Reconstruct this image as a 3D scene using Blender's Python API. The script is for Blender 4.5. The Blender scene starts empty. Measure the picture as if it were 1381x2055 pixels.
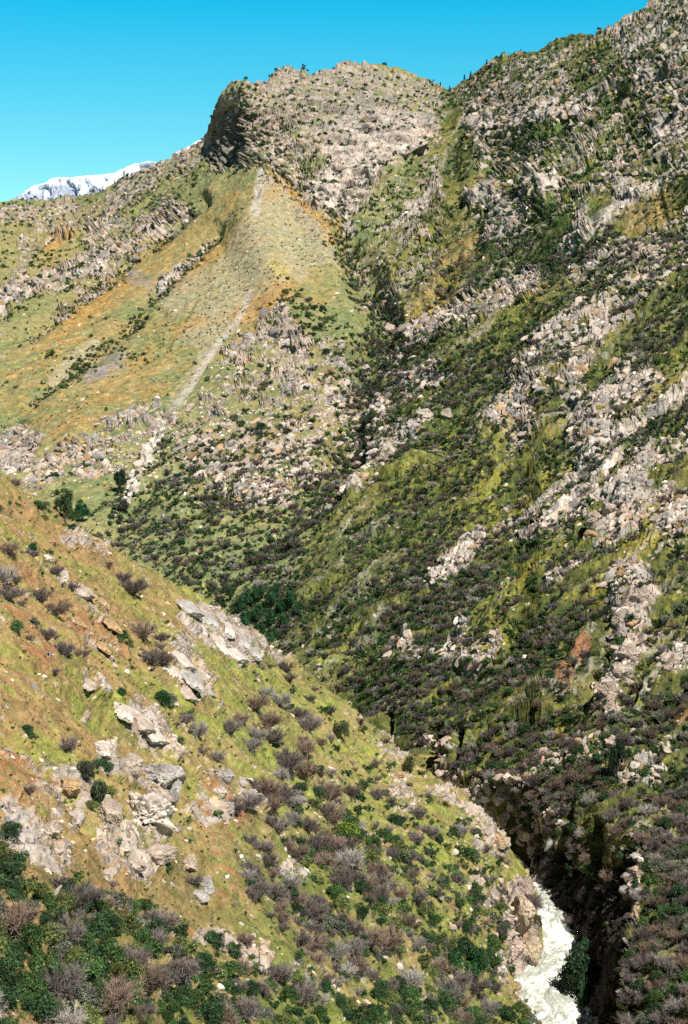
import bpy, math, random
import numpy as np

# ------------------------------------------------------------------ camera, sky, sun, exposure
scene = bpy.context.scene
F, CX, CY, PITCH = 2854.0, 690.5, 1027.5, math.radians(-8.0)
cam_data = bpy.data.cameras.new("camera")
cam = bpy.data.objects.new("camera", cam_data)
scene.collection.objects.link(cam)
cam_data.sensor_fit = 'VERTICAL'
cam_data.sensor_height = 36.0
cam_data.lens = F / 2055.0 * 36.0
cam_data.clip_start, cam_data.clip_end = 1.0, 60000.0
cam.rotation_euler = (math.radians(90) + PITCH, 0, 0)
scene.camera = cam

SUN_DIR = np.array([0.34, -0.42, 0.85]); SUN_DIR /= np.linalg.norm(SUN_DIR)
SUN_EL = math.asin(SUN_DIR[2]); SUN_AZ = math.atan2(SUN_DIR[0], SUN_DIR[1])
world = bpy.data.worlds.new("World"); scene.world = world; world.use_nodes = True
wt = world.node_tree; wt.nodes.clear()
sky = wt.nodes.new('ShaderNodeTexSky'); sky.sky_type = 'NISHITA'; sky.sun_disc = False
sky.sun_elevation = SUN_EL; sky.sun_rotation = SUN_AZ
sky.altitude = 1500; sky.air_density = 1.0; sky.dust_density = 0.3; sky.ozone_density = 1.0
geo = wt.nodes.new('ShaderNodeTexCoord'); sep = wt.nodes.new('ShaderNodeSeparateXYZ')
ramp = wt.nodes.new('ShaderNodeValToRGB')          # film cast of the sky: pale cyan low down, deep and darker overhead
for k, (pos, c) in enumerate([(0.0, (.66, .80, .70)), (.08, (.40, .85, .76)), (.20, (.045, .89, .94)), (.42, (.04, .12, .16)), (1.0, (.04, .07, .10))]):
    e = ramp.color_ramp.elements[k] if k < 2 else ramp.color_ramp.elements.new(pos)
    e.position = pos; e.color = (*c, 1)
hue = wt.nodes.new('ShaderNodeMix'); hue.data_type = 'RGBA'; hue.blend_type = 'MULTIPLY'; hue.inputs[0].default_value = 1.0
bg = wt.nodes.new('ShaderNodeBackground'); bg.inputs[1].default_value = 0.11
wo = wt.nodes.new('ShaderNodeOutputWorld')
wt.links.new(geo.outputs['Generated'], sep.inputs[0]); wt.links.new(sep.outputs['Z'], ramp.inputs[0]); wt.links.new(ramp.outputs[0], hue.inputs[7])
wt.links.new(sky.outputs[0], hue.inputs[6]); wt.links.new(hue.outputs[2], bg.inputs[0]); wt.links.new(bg.outputs[0], wo.inputs[0])

sun_data = bpy.data.lights.new("sun", 'SUN'); sun_data.energy = 5.0; sun_data.angle = math.radians(0.5)
sun_data.color = (1.0, 0.95, 0.86)
sun = bpy.data.objects.new("sun", sun_data); scene.collection.objects.link(sun)
sun.rotation_euler = (math.radians(90) - SUN_EL, 0, math.atan2(SUN_DIR[0], -SUN_DIR[1]))

scene.view_settings.view_transform = 'Standard'; scene.view_settings.look = 'None'
scene.view_settings.gamma = 1.0; scene.view_settings.exposure = 0.62
scene.cycles.max_bounces = 4; scene.cycles.diffuse_bounces = 2; scene.cycles.transparent_max_bounces = 4
scene.cycles.use_denoising = False

rng = np.random.default_rng(7)
STEP = 1.7          # photo pixels between terrain vertices

# ------------------------------------------------------------------ small maths
SP, CP = math.sin(PITCH), math.cos(PITCH)
def ray(px, py):
    x = (np.asarray(px, float) - CX) / F; y = -(np.asarray(py, float) - CY) / F
    return np.stack([x, CP - y * SP, SP + y * CP], -1)
def project(P):
    d = P[..., 1] * CP + P[..., 2] * SP
    y = -P[..., 1] * SP + P[..., 2] * CP
    return CX + F * P[..., 0] / d, CY - F * y / d, d
def sstep(a, b, x):
    t = np.clip((x - a) / (b - a), 0, 1); return t * t * (3 - 2 * t)
def mix(a, b, t):
    return a * (1 - t) + b * t

NT = 1024
def _spectral(beta, seed):
    r = np.random.default_rng(seed)
    f = np.fft.fft2(r.standard_normal((NT, NT)))
    k = np.fft.fftfreq(NT) * NT
    kk = np.hypot(*np.meshgrid(k, k)); kk[0, 0] = 1
    amp = kk ** (-beta / 2); amp[kk < 8] *= (kk[kk < 8] / 8) ** 1.5; amp[0, 0] = 0
    g = np.real(np.fft.ifft2(f * amp)); g /= g.std()
    return g.astype(np.float32)
TEX = {(b, s): _spectral(b, s * 13 + int(b * 10)) for b in (2.9, 4.0) for s in range(3)}
def samp(tex, u, v):
    u = np.mod(u, NT); v = np.mod(v, NT)
    i = np.floor(u).astype(np.int32); j = np.floor(v).astype(np.int32)
    fu = (u - i).astype(np.float32); fv = (v - j).astype(np.float32)
    fu = fu * fu * (3 - 2 * fu); fv = fv * fv * (3 - 2 * fv)
    i %= NT; j %= NT; i1 = (i + 1) % NT; j1 = (j + 1) % NT
    return (tex[j, i] * (1 - fu) + tex[j, i1] * fu) * (1 - fv) + (tex[j1, i] * (1 - fu) + tex[j1, i1] * fu) * fv
def noise(u, v, wl, seed=0, beta=2.9):
    """unit-variance fractal noise whose largest lumps are about wl metres"""
    k = (NT / 8.0) / wl
    return samp(TEX[(beta, seed % 3)], u * k + seed * 137.3 + 11, v * k + seed * 71.9 + 5)
def _h(i, j, s):
    n = (i.astype(np.int64) * 374761393 + j.astype(np.int64) * 668265263 + s * 974711) & 0xffffffff
    n = ((n ^ (n >> 13)) * 1274126177) & 0xffffffff
    n = ((n ^ (n >> 16)) * 2246822519) & 0xffffffff
    return ((n ^ (n >> 15)) & 0xffffff).astype(np.float32) / np.float32(0xffffff)
def blocks(u, v, su, sv, seed, tilt=0.9, sharp=9.0):
    """faceted broken-rock relief, about -0.6 .. 0.6, with steep but finite steps between the blocks"""
    u = u / su + noise(u, v, max(su, sv) * 2.0, seed, 4.0) * 0.2
    v = v / sv + noise(u * su, v, max(su, sv) * 2.0, seed + 1, 4.0) * 0.2
    i0 = np.floor(u).astype(np.int64); j0 = np.floor(v).astype(np.int64)
    f1 = np.full(u.shape, 9, np.float32); f2 = f1.copy(); num = np.zeros_like(f1); den = num + 1e-9; tone = num.copy()
    s0 = seed * 17
    for di in (-1, 0, 1):
        for dj in (-1, 0, 1):
            ii, jj = i0 + di, j0 + dj
            dx = (u - ii - _h(ii, jj, s0)).astype(np.float32); dy = (v - jj - _h(ii, jj, s0 + 1)).astype(np.float32)
            d2 = dx * dx + dy * dy; d = np.sqrt(d2); a = _h(ii, jj, s0 + 2)
            h = a - .45 + tilt * (dx * (_h(ii, jj, s0 + 3) - .5) * 2 + dy * (_h(ii, jj, s0 + 4) - .5) * 2)
            w = np.exp(-sharp * d2); num += w * h; den += w; tone += w * a
            m = d < f1; f2 = np.where(m, f1, np.minimum(f2, d)); f1 = np.where(m, d, f1)
    crack = 1 - sstep(0.0, 0.16, f2 - f1)
    return num / den - 0.22 * crack, crack, tone / den

def rbf(ctrl):
    """inverse depth through control points (px, py, depth): planes stay exact planes"""
    c = np.array(ctrl, float); X = c[:, :2] / 500.0; w = 1000.0 / c[:, 2]
    n = len(X); K = np.linalg.norm(X[:, None] - X[None], axis=-1) + np.eye(n) * 1e-3 * 0
    Pm = np.c_[np.ones(n), X]
    A = np.block([[K - np.eye(n) * 0.004, Pm], [Pm.T, np.zeros((3, 3))]])
    s = np.linalg.solve(A, np.r_[w, 0, 0, 0]); lam, p = s[:n], s[n:]
    def f(px, py):
        x = np.asarray(px, float) / 500.0; y = np.asarray(py, float) / 500.0
        out = p[0] + p[1] * x + p[2] * y
        for k in range(n):
            out = out + lam[k] * np.sqrt((x - X[k, 0]) ** 2 + (y - X[k, 1]) ** 2 + 4e-4)
        return 1000.0 / out
    return f
def at_z(px, py, z):
    return z / float(ray(px, py)[2])

# ------------------------------------------------------------------ painted maps over the photo frame (what grows or crops out where)
RX0, RY0, RS = -300, -260, 4
RW, RH = 500, 690
class Paint:
    def __init__(self, base=0.0): self.a = np.full((RH, RW), base, np.float32)
    def stroke(self, w, pts, val=1.0, soft=0.6, op='max'):
        pts = [pts] if isinstance(pts[0], (int, float)) else pts
        if len(pts) == 1: pts = [pts[0], pts[0]]
        yy, xx = np.mgrid[0:RH, 0:RW]; X = xx * RS + RX0; Y = yy * RS + RY0
        d = np.full((RH, RW), 1e9, np.float32)
        for (x0, y0), (x1, y1) in zip(pts[:-1], pts[1:]):
            dx, dy = x1 - x0, y1 - y0; L = dx * dx + dy * dy + 1e-9
            t = np.clip(((X - x0) * dx + (Y - y0) * dy) / L, 0, 1)
            d = np.minimum(d, np.hypot(X - x0 - t * dx, Y - y0 - t * dy))
        m = 1 - sstep(w / 2 * (1 - soft), w / 2 * (1 + soft), d)
        self._c(m, val, op); return self
    def poly(self, pts, val=1.0, soft=25, op='max'):
        yy, xx = np.mgrid[0:RH, 0:RW]; X = xx * RS + RX0 + .5; Y = yy * RS + RY0 + .5
        ins = np.zeros((RH, RW), bool); d = np.full((RH, RW), 1e9, np.float32)
        q = list(pts) + [pts[0]]
        for (x0, y0), (x1, y1) in zip(q[:-1], q[1:]):
            if y0 != y1:
                c = ((y0 > Y) != (y1 > Y)) & (X < (x1 - x0) * (Y - y0) / (y1 - y0) + x0); ins ^= c
            dx, dy = x1 - x0, y1 - y0; L = dx * dx + dy * dy + 1e-9
            t = np.clip(((X - x0) * dx + (Y - y0) * dy) / L, 0, 1)
            d = np.minimum(d, np.hypot(X - x0 - t * dx, Y - y0 - t * dy))
        sd = np.where(ins, d, -d); m = sstep(-soft, soft, sd)
        self._c(m, val, op); return self
    def _c(self, m, val, op):
        if op == 'max': self.a = np.maximum(self.a, m * val)
        elif op == 'set': self.a = self.a * (1 - m) + val * m
        elif op == 'add': self.a = self.a + m * val
    def __call__(self, px, py):
        u = np.clip((px - RX0) / RS, 0, RW - 1.01); v = np.clip((py - RY0) / RS, 0, RH - 1.01)
        i = u.astype(int); j = v.astype(int); fu = u - i; fv = v - j; a = self.a
        return (a[j, i] * (1 - fu) + a[j, i + 1] * fu) * (1 - fv) + (a[j + 1, i] * (1 - fu) + a[j + 1, i + 1] * fu) * fv

# --- rock
ROCK = Paint(0.06)
ROCK.poly([(405,275),(440,190),(475,155),(580,125),(720,120),(895,165),(885,290),(800,320),(770,345),(740,400),(700,470),(640,430),(600,385),(545,350),(480,345),(420,345)], .72, 15)
ROCK.poly([(700,480),(760,360),(890,300),(900,560),(770,640),(720,600)], .34, 15)
ROCK.poly([(640,240),(760,200),(870,220),(860,300),(770,345),(700,470),(600,380),(640,320)], .97, 25)
ROCK.poly([(430,210),(470,180),(490,330),(420,340),(400,290)], .9, 12)
ROCK.poly([(905,175),(1005,100),(1150,60),(1300,-10),(1420,-60),(1420,330),(1200,400),(1050,470),(960,370)], .50, 30)
ROCK.poly([(905,175),(1005,105),(1120,80),(1180,210),(1050,235),(940,260)], .74, 20)
ROCK.poly([(1200,60),(1300,-20),(1600,-200),(1600,300),(1381,220),(1280,190)], .80, 25)
ROCK.stroke(40, [(950,245),(1040,232),(1110,215),(1180,200)], 1.0)
ROCK.stroke(80, [(1330,260),(1420,225)], .95).stroke(55, [(1270,300),(1240,330)], .8)
ROCK.stroke(60, [(960,400),(1050,420)], .9).stroke(45, [(1000,475),(1050,445)], .95).stroke(60, [(1085,355),(1110,370)], .95)
ROCK.stroke(50, [(1240,350),(1260,395)], .85).stroke(40, [(1150,470),(1170,440)], .8)
ROCK.stroke(75, [(830,665),(900,630),(960,605),(1050,565)], .92).stroke(60, [(1000,590),(1050,540)], .9)
ROCK.stroke(80, [(1160,540),(1230,510),(1320,470)], .72).stroke(110, [(1150,650),(1240,590),(1330,500),(1400,440)], .72)
ROCK.stroke(90, [(1060,760),(1130,690),(1200,640)], .78).stroke(70, [(1000,830),(1080,750)], .75)
ROCK.stroke(40, [(1215,660),(1200,680)], 1.0).stroke(46, [(1140,790),(1170,730)], .85)
ROCK.stroke(105, [(1200,870),(1215,800),(1280,750)], .95).stroke(60, [(1150,830),(1170,900)], .85)
ROCK.stroke(60, [(1010,800),(990,830)], .8).stroke(40, [(1050,840),(1030,900)], .8)
ROCK.stroke(70, [(820,740),(850,740)], .9).stroke(60, [(750,830),(745,800)], .85).stroke(80, [(790,720),(830,760)], .7)
ROCK.stroke(26, [(1381,775),(1290,830),(1200,890),(1130,950),(1060,1010),(1000,1040)], .85)
ROCK.stroke(26, [(1240,920),(1150,985),(1090,1030),(1050,1050)], .95, .4).stroke(40, [(960,1060),(900,1120)], .9).stroke(34, [(870,1140),(935,1090)], 1.0)
ROCK.stroke(110, [(1170,1010),(1215,1030),(1290,1010)], .8).stroke(50, [(1250,975),(1280,960)], .9).stroke(70, [(1290,930),(1381,880)], .85)
ROCK.stroke(95, [(1260,1190),(1270,1250)], .85).stroke(65, [(1220,1380),(1260,1310)], 1.0).stroke(60, [(1290,1280),(1260,1300)], .8).stroke(50, [(1340,1330),(1400,1290)], .9)
ROCK.stroke(70, [(1350,1040),(1400,1000)], .8).stroke(60, [(1380,1100),(1330,1060)], .5)
ROCK.stroke(30, [(1100,1150),(1160,1120)], .6).stroke(34, [(940,1330),(1000,1290)], .6).stroke(44, [(890,1300),(930,1240)], .75).stroke(40, [(800,1270),(820,1300)], .9)
ROCK.stroke(50, [(1160,1480),(1090,1520)], .85).stroke(50, [(1060,1540),(1000,1560)], .75).stroke(60, [(1200,1470),(1140,1500)], .5)
ROCK.stroke(60, [(1250,1560),(1340,1520)], .5).stroke(40, [(1000,1600),(1070,1690)], .9).stroke(60, [(920,1560),(1000,1590)], .8).stroke(50, [(850,1470),(880,1540)], .6)
ROCK.stroke(70, [(1000,1650),(1100,1640)], .5)
ROCK.poly([(1040,1650),(1150,1740),(1210,1760),(1265,1670),(1285,1690),(1275,1800),(1245,1960),(1250,2200),(1150,2200),(1130,1900),(1050,1760)], .95, 8)
ROCK.stroke(50, [(760,1480),(800,1530)], .6).stroke(40, [(700,980),(760,930)], .8).stroke(50, [(780,900),(850,835)], .75).stroke(34, [(640,1010),(760,880),(830,840)], .75)
# left knob and left ridges
ROCK.poly([(430,750),(520,660),(580,635),(640,690),(695,705),(700,800),(690,900),(620,960),(520,1000),(400,960),(330,890),(395,800)], .52, 25)
ROCK.stroke(60, [(480,710),(560,660),(600,700)], .72).stroke(80, [(660,720),(690,860)], .72).stroke(60, [(500,960),(560,980)], .8).stroke(60, [(590,900),(640,880)], .65)
ROCK.stroke(70, [(10,870),(50,890),(20,920)], .85).stroke(60, [(70,960),(140,905),(250,855),(330,835)], .62).stroke(50, [(170,935),(260,930)], .6)
ROCK.stroke(24, [(318,850),(290,925),(255,1000)], 1.0, .3)
ROCK.stroke(60, [(400,300),(300,350),(240,400),(200,480)], .72).stroke(50, [(350,420),(240,480),(200,500)], .7).stroke(44, [(0,610),(60,570),(150,550),(210,510)], .85)
ROCK.stroke(40, [(0,430),(70,430),(140,415)], .72).stroke(50, [(60,480),(200,425)], .5).stroke(30, [(60,500),(30,560)], .6).stroke(30, [(330,430),(250,500),(180,570),(120,620)], .55).stroke(34, [(0,600),(0,640)], .6)
ROCK.stroke(40, [(560,370),(620,440),(660,470)], .4)
ROCK.stroke(16, [(420,470),(370,520),(320,570)], .8)
ROCK.stroke(40, [(870,350),(830,420),(780,450)], .5).stroke(22, [(880,350),(850,410),(800,440),(760,460)], .75)
# near slope
ROCK.poly([(350,1235),(400,1200),(440,1230),(530,1290),(520,1330),(470,1345),(420,1300),(370,1290)], .95, 12)
ROCK.poly([(330,1260),(370,1290),(430,1380),(400,1420),(340,1350)], .85, 12)
ROCK.poly([(225,1430),(250,1400),(330,1450),(365,1530),(340,1545),(280,1490)], .85, 10)
ROCK.poly([(180,1490),(215,1490),(300,1530),(360,1570),(350,1610),(290,1590),(230,1570)], .9, 10)
ROCK.poly([(60,1100),(130,1150),(210,1200),(260,1270),(230,1280),(150,1200),(60,1140)], .5, 12)
ROCK.stroke(40, [(140,1070),(200,1100)], .85).stroke(30, [(180,1190),(150,1180)], .9).stroke(34, [(150,1240),(230,1310)], .6).stroke(26, [(150,1360),(190,1400)], .85)
ROCK.stroke(60, [(440,1560),(520,1600)], .85).stroke(50, [(400,1620),(440,1650)], .6).stroke(50, [(450,1590),(420,1560)], .8)
ROCK.stroke(70, [(0,1640),(60,1690),(120,1720)], .85).stroke(60, [(0,1490),(100,1540)], .4).stroke(60, [(130,1560),(160,1600)], .75).stroke(60, [(80,1600),(150,1640)], .6)
ROCK.stroke(110, [(240,1690),(290,1700)], .8).stroke(26, [(430,1850),(480,1890),(530,1930)], .9).stroke(50, [(350,1840),(400,1870)], .4)
ROCK.stroke(50, [(800,1580),(820,1620)], .75).stroke(40, [(660,1580),(700,1620)], .4).stroke(36, [(750,1690),(780,1720)], .6)
ROCK.stroke(60, [(1040,1790),(1055,1870),(1060,1960)], 1.0).stroke(50, [(980,1800),(960,1770)], .75).stroke(50, [(940,1640),(990,1700)], .7).stroke(40, [(1010,1850),(1000,1960)], .6)
ROCK.stroke(40, [(880,1600),(950,1630)], .8).stroke(40, [(1040,1990),(1090,2050)], .5).stroke(40, [(590,1760),(570,1755)], .8)
ROCK.stroke(40, [(470,1250),(540,1310)], .75).stroke(26, [(530,1300),(560,1320)], .9).stroke(40, [(650,1990),(560,1960)], .5)
# --- ground covers
ORANGE = Paint(); O = ORANGE.stroke
O(44, [(240,560),(200,590),(150,640)], .95); O(60, [(330,470),(280,530),(240,570)], .55); O(50, [(150,640),(100,690)], .6); O(34, [(350,560),(400,530),(450,490)], .6)
O(38, [(480,630),(530,612),(570,600)], 1.0); O(28, [(350,660),(400,640)], .8); O(30, [(130,600),(170,570)], .4)
O(34, [(100,490),(130,465)], .9); O(40, [(260,720),(300,700)], .45); O(40, [(210,790),(160,830)], .5); O(46, [(60,820),(20,800)], .4); O(46, [(300,780),(360,790)], .35)
O(26, [(560,365),(600,395),(640,430),(660,470)], .85); O(40, [(870,590),(900,560)], .85); O(34, [(840,620),(900,545)], .7); O(30, [(930,520),(960,470)], .7); O(36, [(1320,395),(1280,420)], .75); O(26, [(690,480),(680,440)], .6)
O(30, [(660,580),(640,600)], .6); O(34, [(560,400),(530,420)], .5); O(26, [(450,400),(470,395)], .6)
O(60, [(640,700),(570,680)], .25); O(40, [(410,1590),(450,1640)], .8); O(50, [(430,1760),(400,1720)], .6); O(60, [(60,1520),(0,1480)], .7); O(34, [(400,1580),(420,1700)], .6)
YELLOW = Paint(); Y = YELLOW.stroke
Y(34, [(560,545),(570,560)], .9); Y(50, [(1340,740),(1300,790),(1381,720)], .85); Y(40, [(1090,940),(1130,920)], .9); Y(34, [(1050,990),(1040,1000)], .9); Y(30, [(1120,1080),(1060,1130),(1020,1180)], .85)
Y(26, [(1000,1210),(940,1260)], .7); Y(44, [(1250,1100),(1320,1060),(1200,1190)], .7); Y(24, [(800,1340),(780,1370)], .9); Y(30, [(960,1310),(1000,1280)], .6); Y(40, [(1280,1040),(1310,1020)], .6)
Y(24, [(900,1120),(930,1100)], .8); Y(30, [(890,870),(900,880)], .7); Y(30, [(870,580),(840,610)], .4); Y(24, [(1120,1430),(1110,1440)], .8); Y(30, [(1270,1730),(1310,1750)], .5); Y(30, [(1090,580),(1070,600)], .7); Y(40, [(410,1170),(440,1180)], .5)
Y(24, [(460,1170),(420,1190)], .6); Y(60, [(280,440),(260,470)], .3); Y(40, [(1000,1060),(980,1010)], .6); Y(30, [(1010,1470),(960,1500)], .4); Y(50, [(930,1000),(1000,950)], .4); Y(26, [(680,820),(740,830)], .3)
LIME = Paint(); L = LIME.stroke
L(26, [(1381,830),(1290,890),(1200,960),(1100,1060),(1010,1150),(930,1210)], .8); L(40, [(1000,960),(940,1030),(900,1080)], .8); L(60, [(720,1280),(660,1330)], .6); L(50, [(640,1070),(600,1120)], .5)
L(50, [(700,540),(600,560)], .3); L(60, [(880,480),(800,560)], .4); L(40, [(930,760),(880,800)], .5); L(50, [(1050,690),(930,760)], .45); L(60, [(850,900),(900,860)], .5); L(60, [(740,370),(720,360)], .4)
L(70, [(1010,1110),(960,1180)], .4)
GREEN = Paint(); G = GREEN.stroke
G(60, [(740,360),(820,350)], .8); G(50, [(400,520),(300,600),(250,640),(180,690)], .35); G(70, [(470,700),(400,760),(320,820)], .75); G(60, [(350,780),(400,720),(480,660)], .5); G(60, [(960,260),(1060,250)], .9); G(30, [(1200,200),(1100,260),(1040,300)], .9); G(50, [(1230,230),(1190,280)], .7)
G(60, [(620,600),(660,640)], .6); G(70, [(690,520),(720,600)], .5); G(50, [(1000,330),(950,340)], .7); G(40, [(1010,430),(1000,520)], .6); G(60, [(1170,420),(1100,470)], .7); G(60, [(700,1050),(640,1150)], .3); G(80, [(480,860),(560,880)], .4)
TAN = Paint(); T = TAN.stroke
TAN.poly([(520,440),(555,520),(580,590),(480,640),(420,700),(360,680),(400,600),(430,530)], .85, 25); TAN.poly([(545,365),(640,440),(680,520),(600,540),(560,520),(520,440)], .7, 18)
T(30, [(480,600),(420,700),(350,810)], .6); T(40, [(540,540),(600,550)], .7); T(60, [(350,600),(400,560)], .5); T(26, [(700,960),(800,870),(850,835)], .8); T(40, [(1010,870),(1060,840)], .6); T(40, [(970,1270),(900,1320)], .6); T(50, [(720,740),(700,900)], .3); T(60, [(600,750),(560,740)], .5)
T(40, [(1260,430),(1381,340)], .4); T(20, [(1381,335),(1290,385),(1220,440),(1150,480)], .9); T(16, [(1340,40),(1260,100)], .6)
T(26, [(1060,700),(1010,780)], .3); T(16, [(190,680),(140,720),(100,760)], .8); T(16, [(480,620),(440,680),(400,720)], .6)
CHUTE = Paint(); CHUTE.stroke(26, [(320,846),(300,900),(278,950),(255,1003)], 1, .25)
PATHS = Paint(); PATHS.stroke(15, [(540,362),(528,395),(515,445)], 1, .5).stroke(12, [(500,590),(470,650),(420,710),(385,770),(345,815)], .8, .5).stroke(16, [(1400,322),(1290,388),(1210,440),(1120,490)], 1, .4).stroke(20, [(1240,918),(1150,985),(1090,1030),(1040,1060)], 1, .4).stroke(18, [(1381,778),(1290,832),(1200,892),(1130,952),(1050,1012)], .8, .5).stroke(34, [(870,1142),(935,1090)], 1, .4).stroke(16, [(1340,40),(1260,100)], .9, .4).stroke(18, [(885,350),(850,410),(790,452)], .8, .5).stroke(12, [(430,465),(370,520),(310,575)], .7, .5).stroke(14, [(700,972),(770,905),(850,838)], .7, .5).stroke(14, [(960,1060),(900,1120)], .7, .5)
RUST = Paint(); RUST.stroke(150, [(470,470),(330,560),(200,650),(60,780)], .75, .9).stroke(110, [(580,590),(420,660),(250,770),(120,850)], .8, .9).stroke(70, [(560,380),(640,440),(680,490)], .7, .9).stroke(60, [(930,480),(880,580),(800,640)], .35, .9).stroke(60, [(130,480),(90,520)], .6, .9).stroke(60, [(1330,400),(1260,430)], .6, .9).stroke(200, [(600,820),(480,900)], .4, .9).stroke(160, [(30,560),(120,480)], .3, .9)
PURPLE = Paint(); U = PURPLE.stroke
U(34, [(260,545),(290,560)], .55); U(50, [(230,720),(180,745)], .6); U(30, [(170,750),(200,750)], .5); U(40, [(360,540),(300,600)], .3)
RED = Paint(); R_ = RED.stroke
R_(40, [(1150,1310),(1160,1290)], 1.0); R_(36, [(1120,1360),(1130,1350)], .9); R_(60, [(1350,1050),(1390,1010)], .6); R_(50, [(1190,1230),(1330,1060)], .15); R_(40, [(90,1150),(50,1130)], .5); R_(70, [(20,1240),(60,1320)], .7); R_(60, [(180,1240),(230,1300)], .55)
R_(80, [(0,1520),(90,1560)], .75); R_(70, [(40,1640),(0,1600)], .6); R_(30, [(130,1850),(110,1930)], .7); R_(60, [(410,1600),(450,1660)], .6); R_(60, [(370,1850),(440,1880)], .7); R_(60, [(420,1700),(440,1800)], .4); R_(40, [(270,1430),(230,1450)], .35); R_(50, [(1350,1450),(1381,1400)], .5); R_(30, [(560,440),(580,460)], 0.0)
# --- where the shrubs stand (dark green / leafless grey)
BUSH = Paint(0.0); BARE = Paint(0.0)
BUSH.poly([(640,700),(770,620),(900,560),(1381,330),(1700,200),(1700,2400),(1180,2400),(1150,1800),(1000,1590),(560,1300),(560,1200),(690,960)], .62, 20)
BUSH.poly([(905,175),(1005,100),(1150,60),(1420,-60),(1500,-60),(1500,340),(900,570),(770,640),(740,560),(900,330)], .55, 20)
BUSH.poly([(405,275),(475,158),(580,131),(720,126),(895,172),(880,290),(760,360),(700,470),(540,350)], .42, 20)
BUSH.poly([(700,480),(760,360),(890,300),(900,560),(770,640),(720,600)], .62, 15)
BUSH.poly([(0,400),(330,320),(420,330),(330,430),(200,560),(0,640)], .42, 20)
BUSH.stroke(50, [(680,470),(720,560),(770,620),(730,720),(700,860),(690,930),(560,1070),(450,1150),(430,1200)], .75)
BUSH.poly([(330,880),(560,870),(700,900),(690,960),(560,1290),(400,1200),(220,1080),(230,990)], .42, 25)
BUSH.poly([(440,740),(640,690),(700,780),(690,900),(560,880),(330,890)], .14, 20)
BUSH.stroke(40, [(520,1200),(560,1240)], 1.0).stroke(30, [(430,470),(340,560),(250,660)], .55).stroke(20, [(250,650),(180,700),(100,780)], .5).stroke(26, [(370,420),(290,490),(200,560),(120,630)], .8)
BUSH.stroke(60, [(590,620),(640,660),(700,680)], .6).stroke(50, [(900,200),(900,300),(920,360)], .6).stroke(50, [(1280,420),(1180,480),(1080,520),(1000,560)], .9).stroke(40, [(1200,180),(1100,260),(1040,310)], .8)
BUSH.poly([(60,700),(330,730),(340,700),(60,780)], .06, 20)
BUSH.poly([(0,900),(100,960),(330,850),(260,1000),(200,1070)], .10, 20)
BARE.poly([(690,960),(770,640),(1000,500),(1381,420),(1700,400),(1700,2400),(1180,2400),(1150,1800),(1000,1590),(560,1300),(560,1200)], .55, 30)
BARE.stroke(70, [(770,640),(740,720),(730,800)], 1.0).stroke(46, [(960,890),(900,940)], 1.0).stroke(60, [(760,1230),(640,1320),(860,1130)], .9).stroke(70, [(1000,1340),(1120,1330)], .8).stroke(70, [(1080,1400),(1010,1460)], .7)
BARE.stroke(60, [(380,980),(480,990)], .9).stroke(40, [(250,1040),(330,1080)], .7).stroke(30, [(430,990),(330,1060)], .8).stroke(60, [(800,1060),(680,1160)], .6)
BARE.poly([(330,880),(560,870),(700,900),(560,1250),(400,1180),(220,1080)], .25, 25)
for q in (BUSH, BARE):   # open ground: bright rock, scree, grass strips
    q.stroke(26, [(1381,775),(1290,830),(1200,890),(1130,950),(1060,1010)], .15, op='set').stroke(20, [(1240,920),(1150,985),(1050,1050)], .05, op='set')
    q.stroke(60, [(1215,660),(1200,840),(1260,760)], .2, op='set').stroke(36, [(870,1140),(935,1090)], .03, op='set').stroke(56, [(830,660),(960,605),(1050,560)], .15, op='set')
    q.stroke(90, [(810,610),(900,560),(960,500)], .32, op='set').stroke(60, [(1330,390),(1250,430)], .08, op='set').stroke(44, [(1100,930),(940,1060)], .25, op='set').stroke(24, [(1130,1060),(1010,1170),(900,1260)], .15, op='set')
    q.stroke(70, [(1340,740),(1290,800)], .3, op='set').stroke(70, [(1300,1060),(1200,1170)], .3, op='set').stroke(80, [(1240,1300),(1200,1400)], .2, op='set').stroke(70, [(1260,1200),(1270,1260)], .25, op='set')
    q.stroke(30, [(700,970),(850,830)], .12, op='set').stroke(50, [(700,1300),(620,1350)], .3, op='set').stroke(60, [(960,1240),(900,1320)], .3, op='set').stroke(60, [(1120,1500),(1180,1480)], .3, op='set')
    q.poly([(1040,1680),(1130,1760),(1210,1790),(1265,1670),(1285,1690),(1275,1800),(1245,1960),(1250,2200),(1150,2200),(1130,1900),(1050,1760)], .03, 8, op='set')
# near slope
NBUSH = Paint(.03); NBARE = Paint(.02)
NBUSH.poly([(-300,1690),(0,1690),(110,1730),(200,1780),(330,1800),(420,1880),(560,1960),(800,1990),(1080,2060),(1100,2450),(-300,2450)], .9, 25)
NBUSH.stroke(120, [(640,1640),(860,1790),(960,1880)], .28).stroke(50, [(880,1900),(960,1940)], 1.0).stroke(40, [(830,1540),(930,1700),(980,1790)], .35).stroke(40, [(200,1560),(200,1620)], .4).stroke(60, [(100,1010),(160,1040)], .9)
NBUSH.stroke(200, [(600,1800),(850,1900)], .3).stroke(60, [(30,1280),(100,1330)], .3).stroke(60, [(0,1020),(60,1060)], .2).stroke(70, [(260,1290),(330,1400)], .15)
NBARE.stroke(70, [(540,1360),(600,1450),(640,1560)], .35).stroke(70, [(330,1440),(420,1520)], .5).stroke(70, [(470,1440),(530,1470)], .55).stroke(80, [(600,1540),(560,1620),(480,1660)], .55).stroke(220, [(590,1720),(680,1880)], .6)
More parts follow.
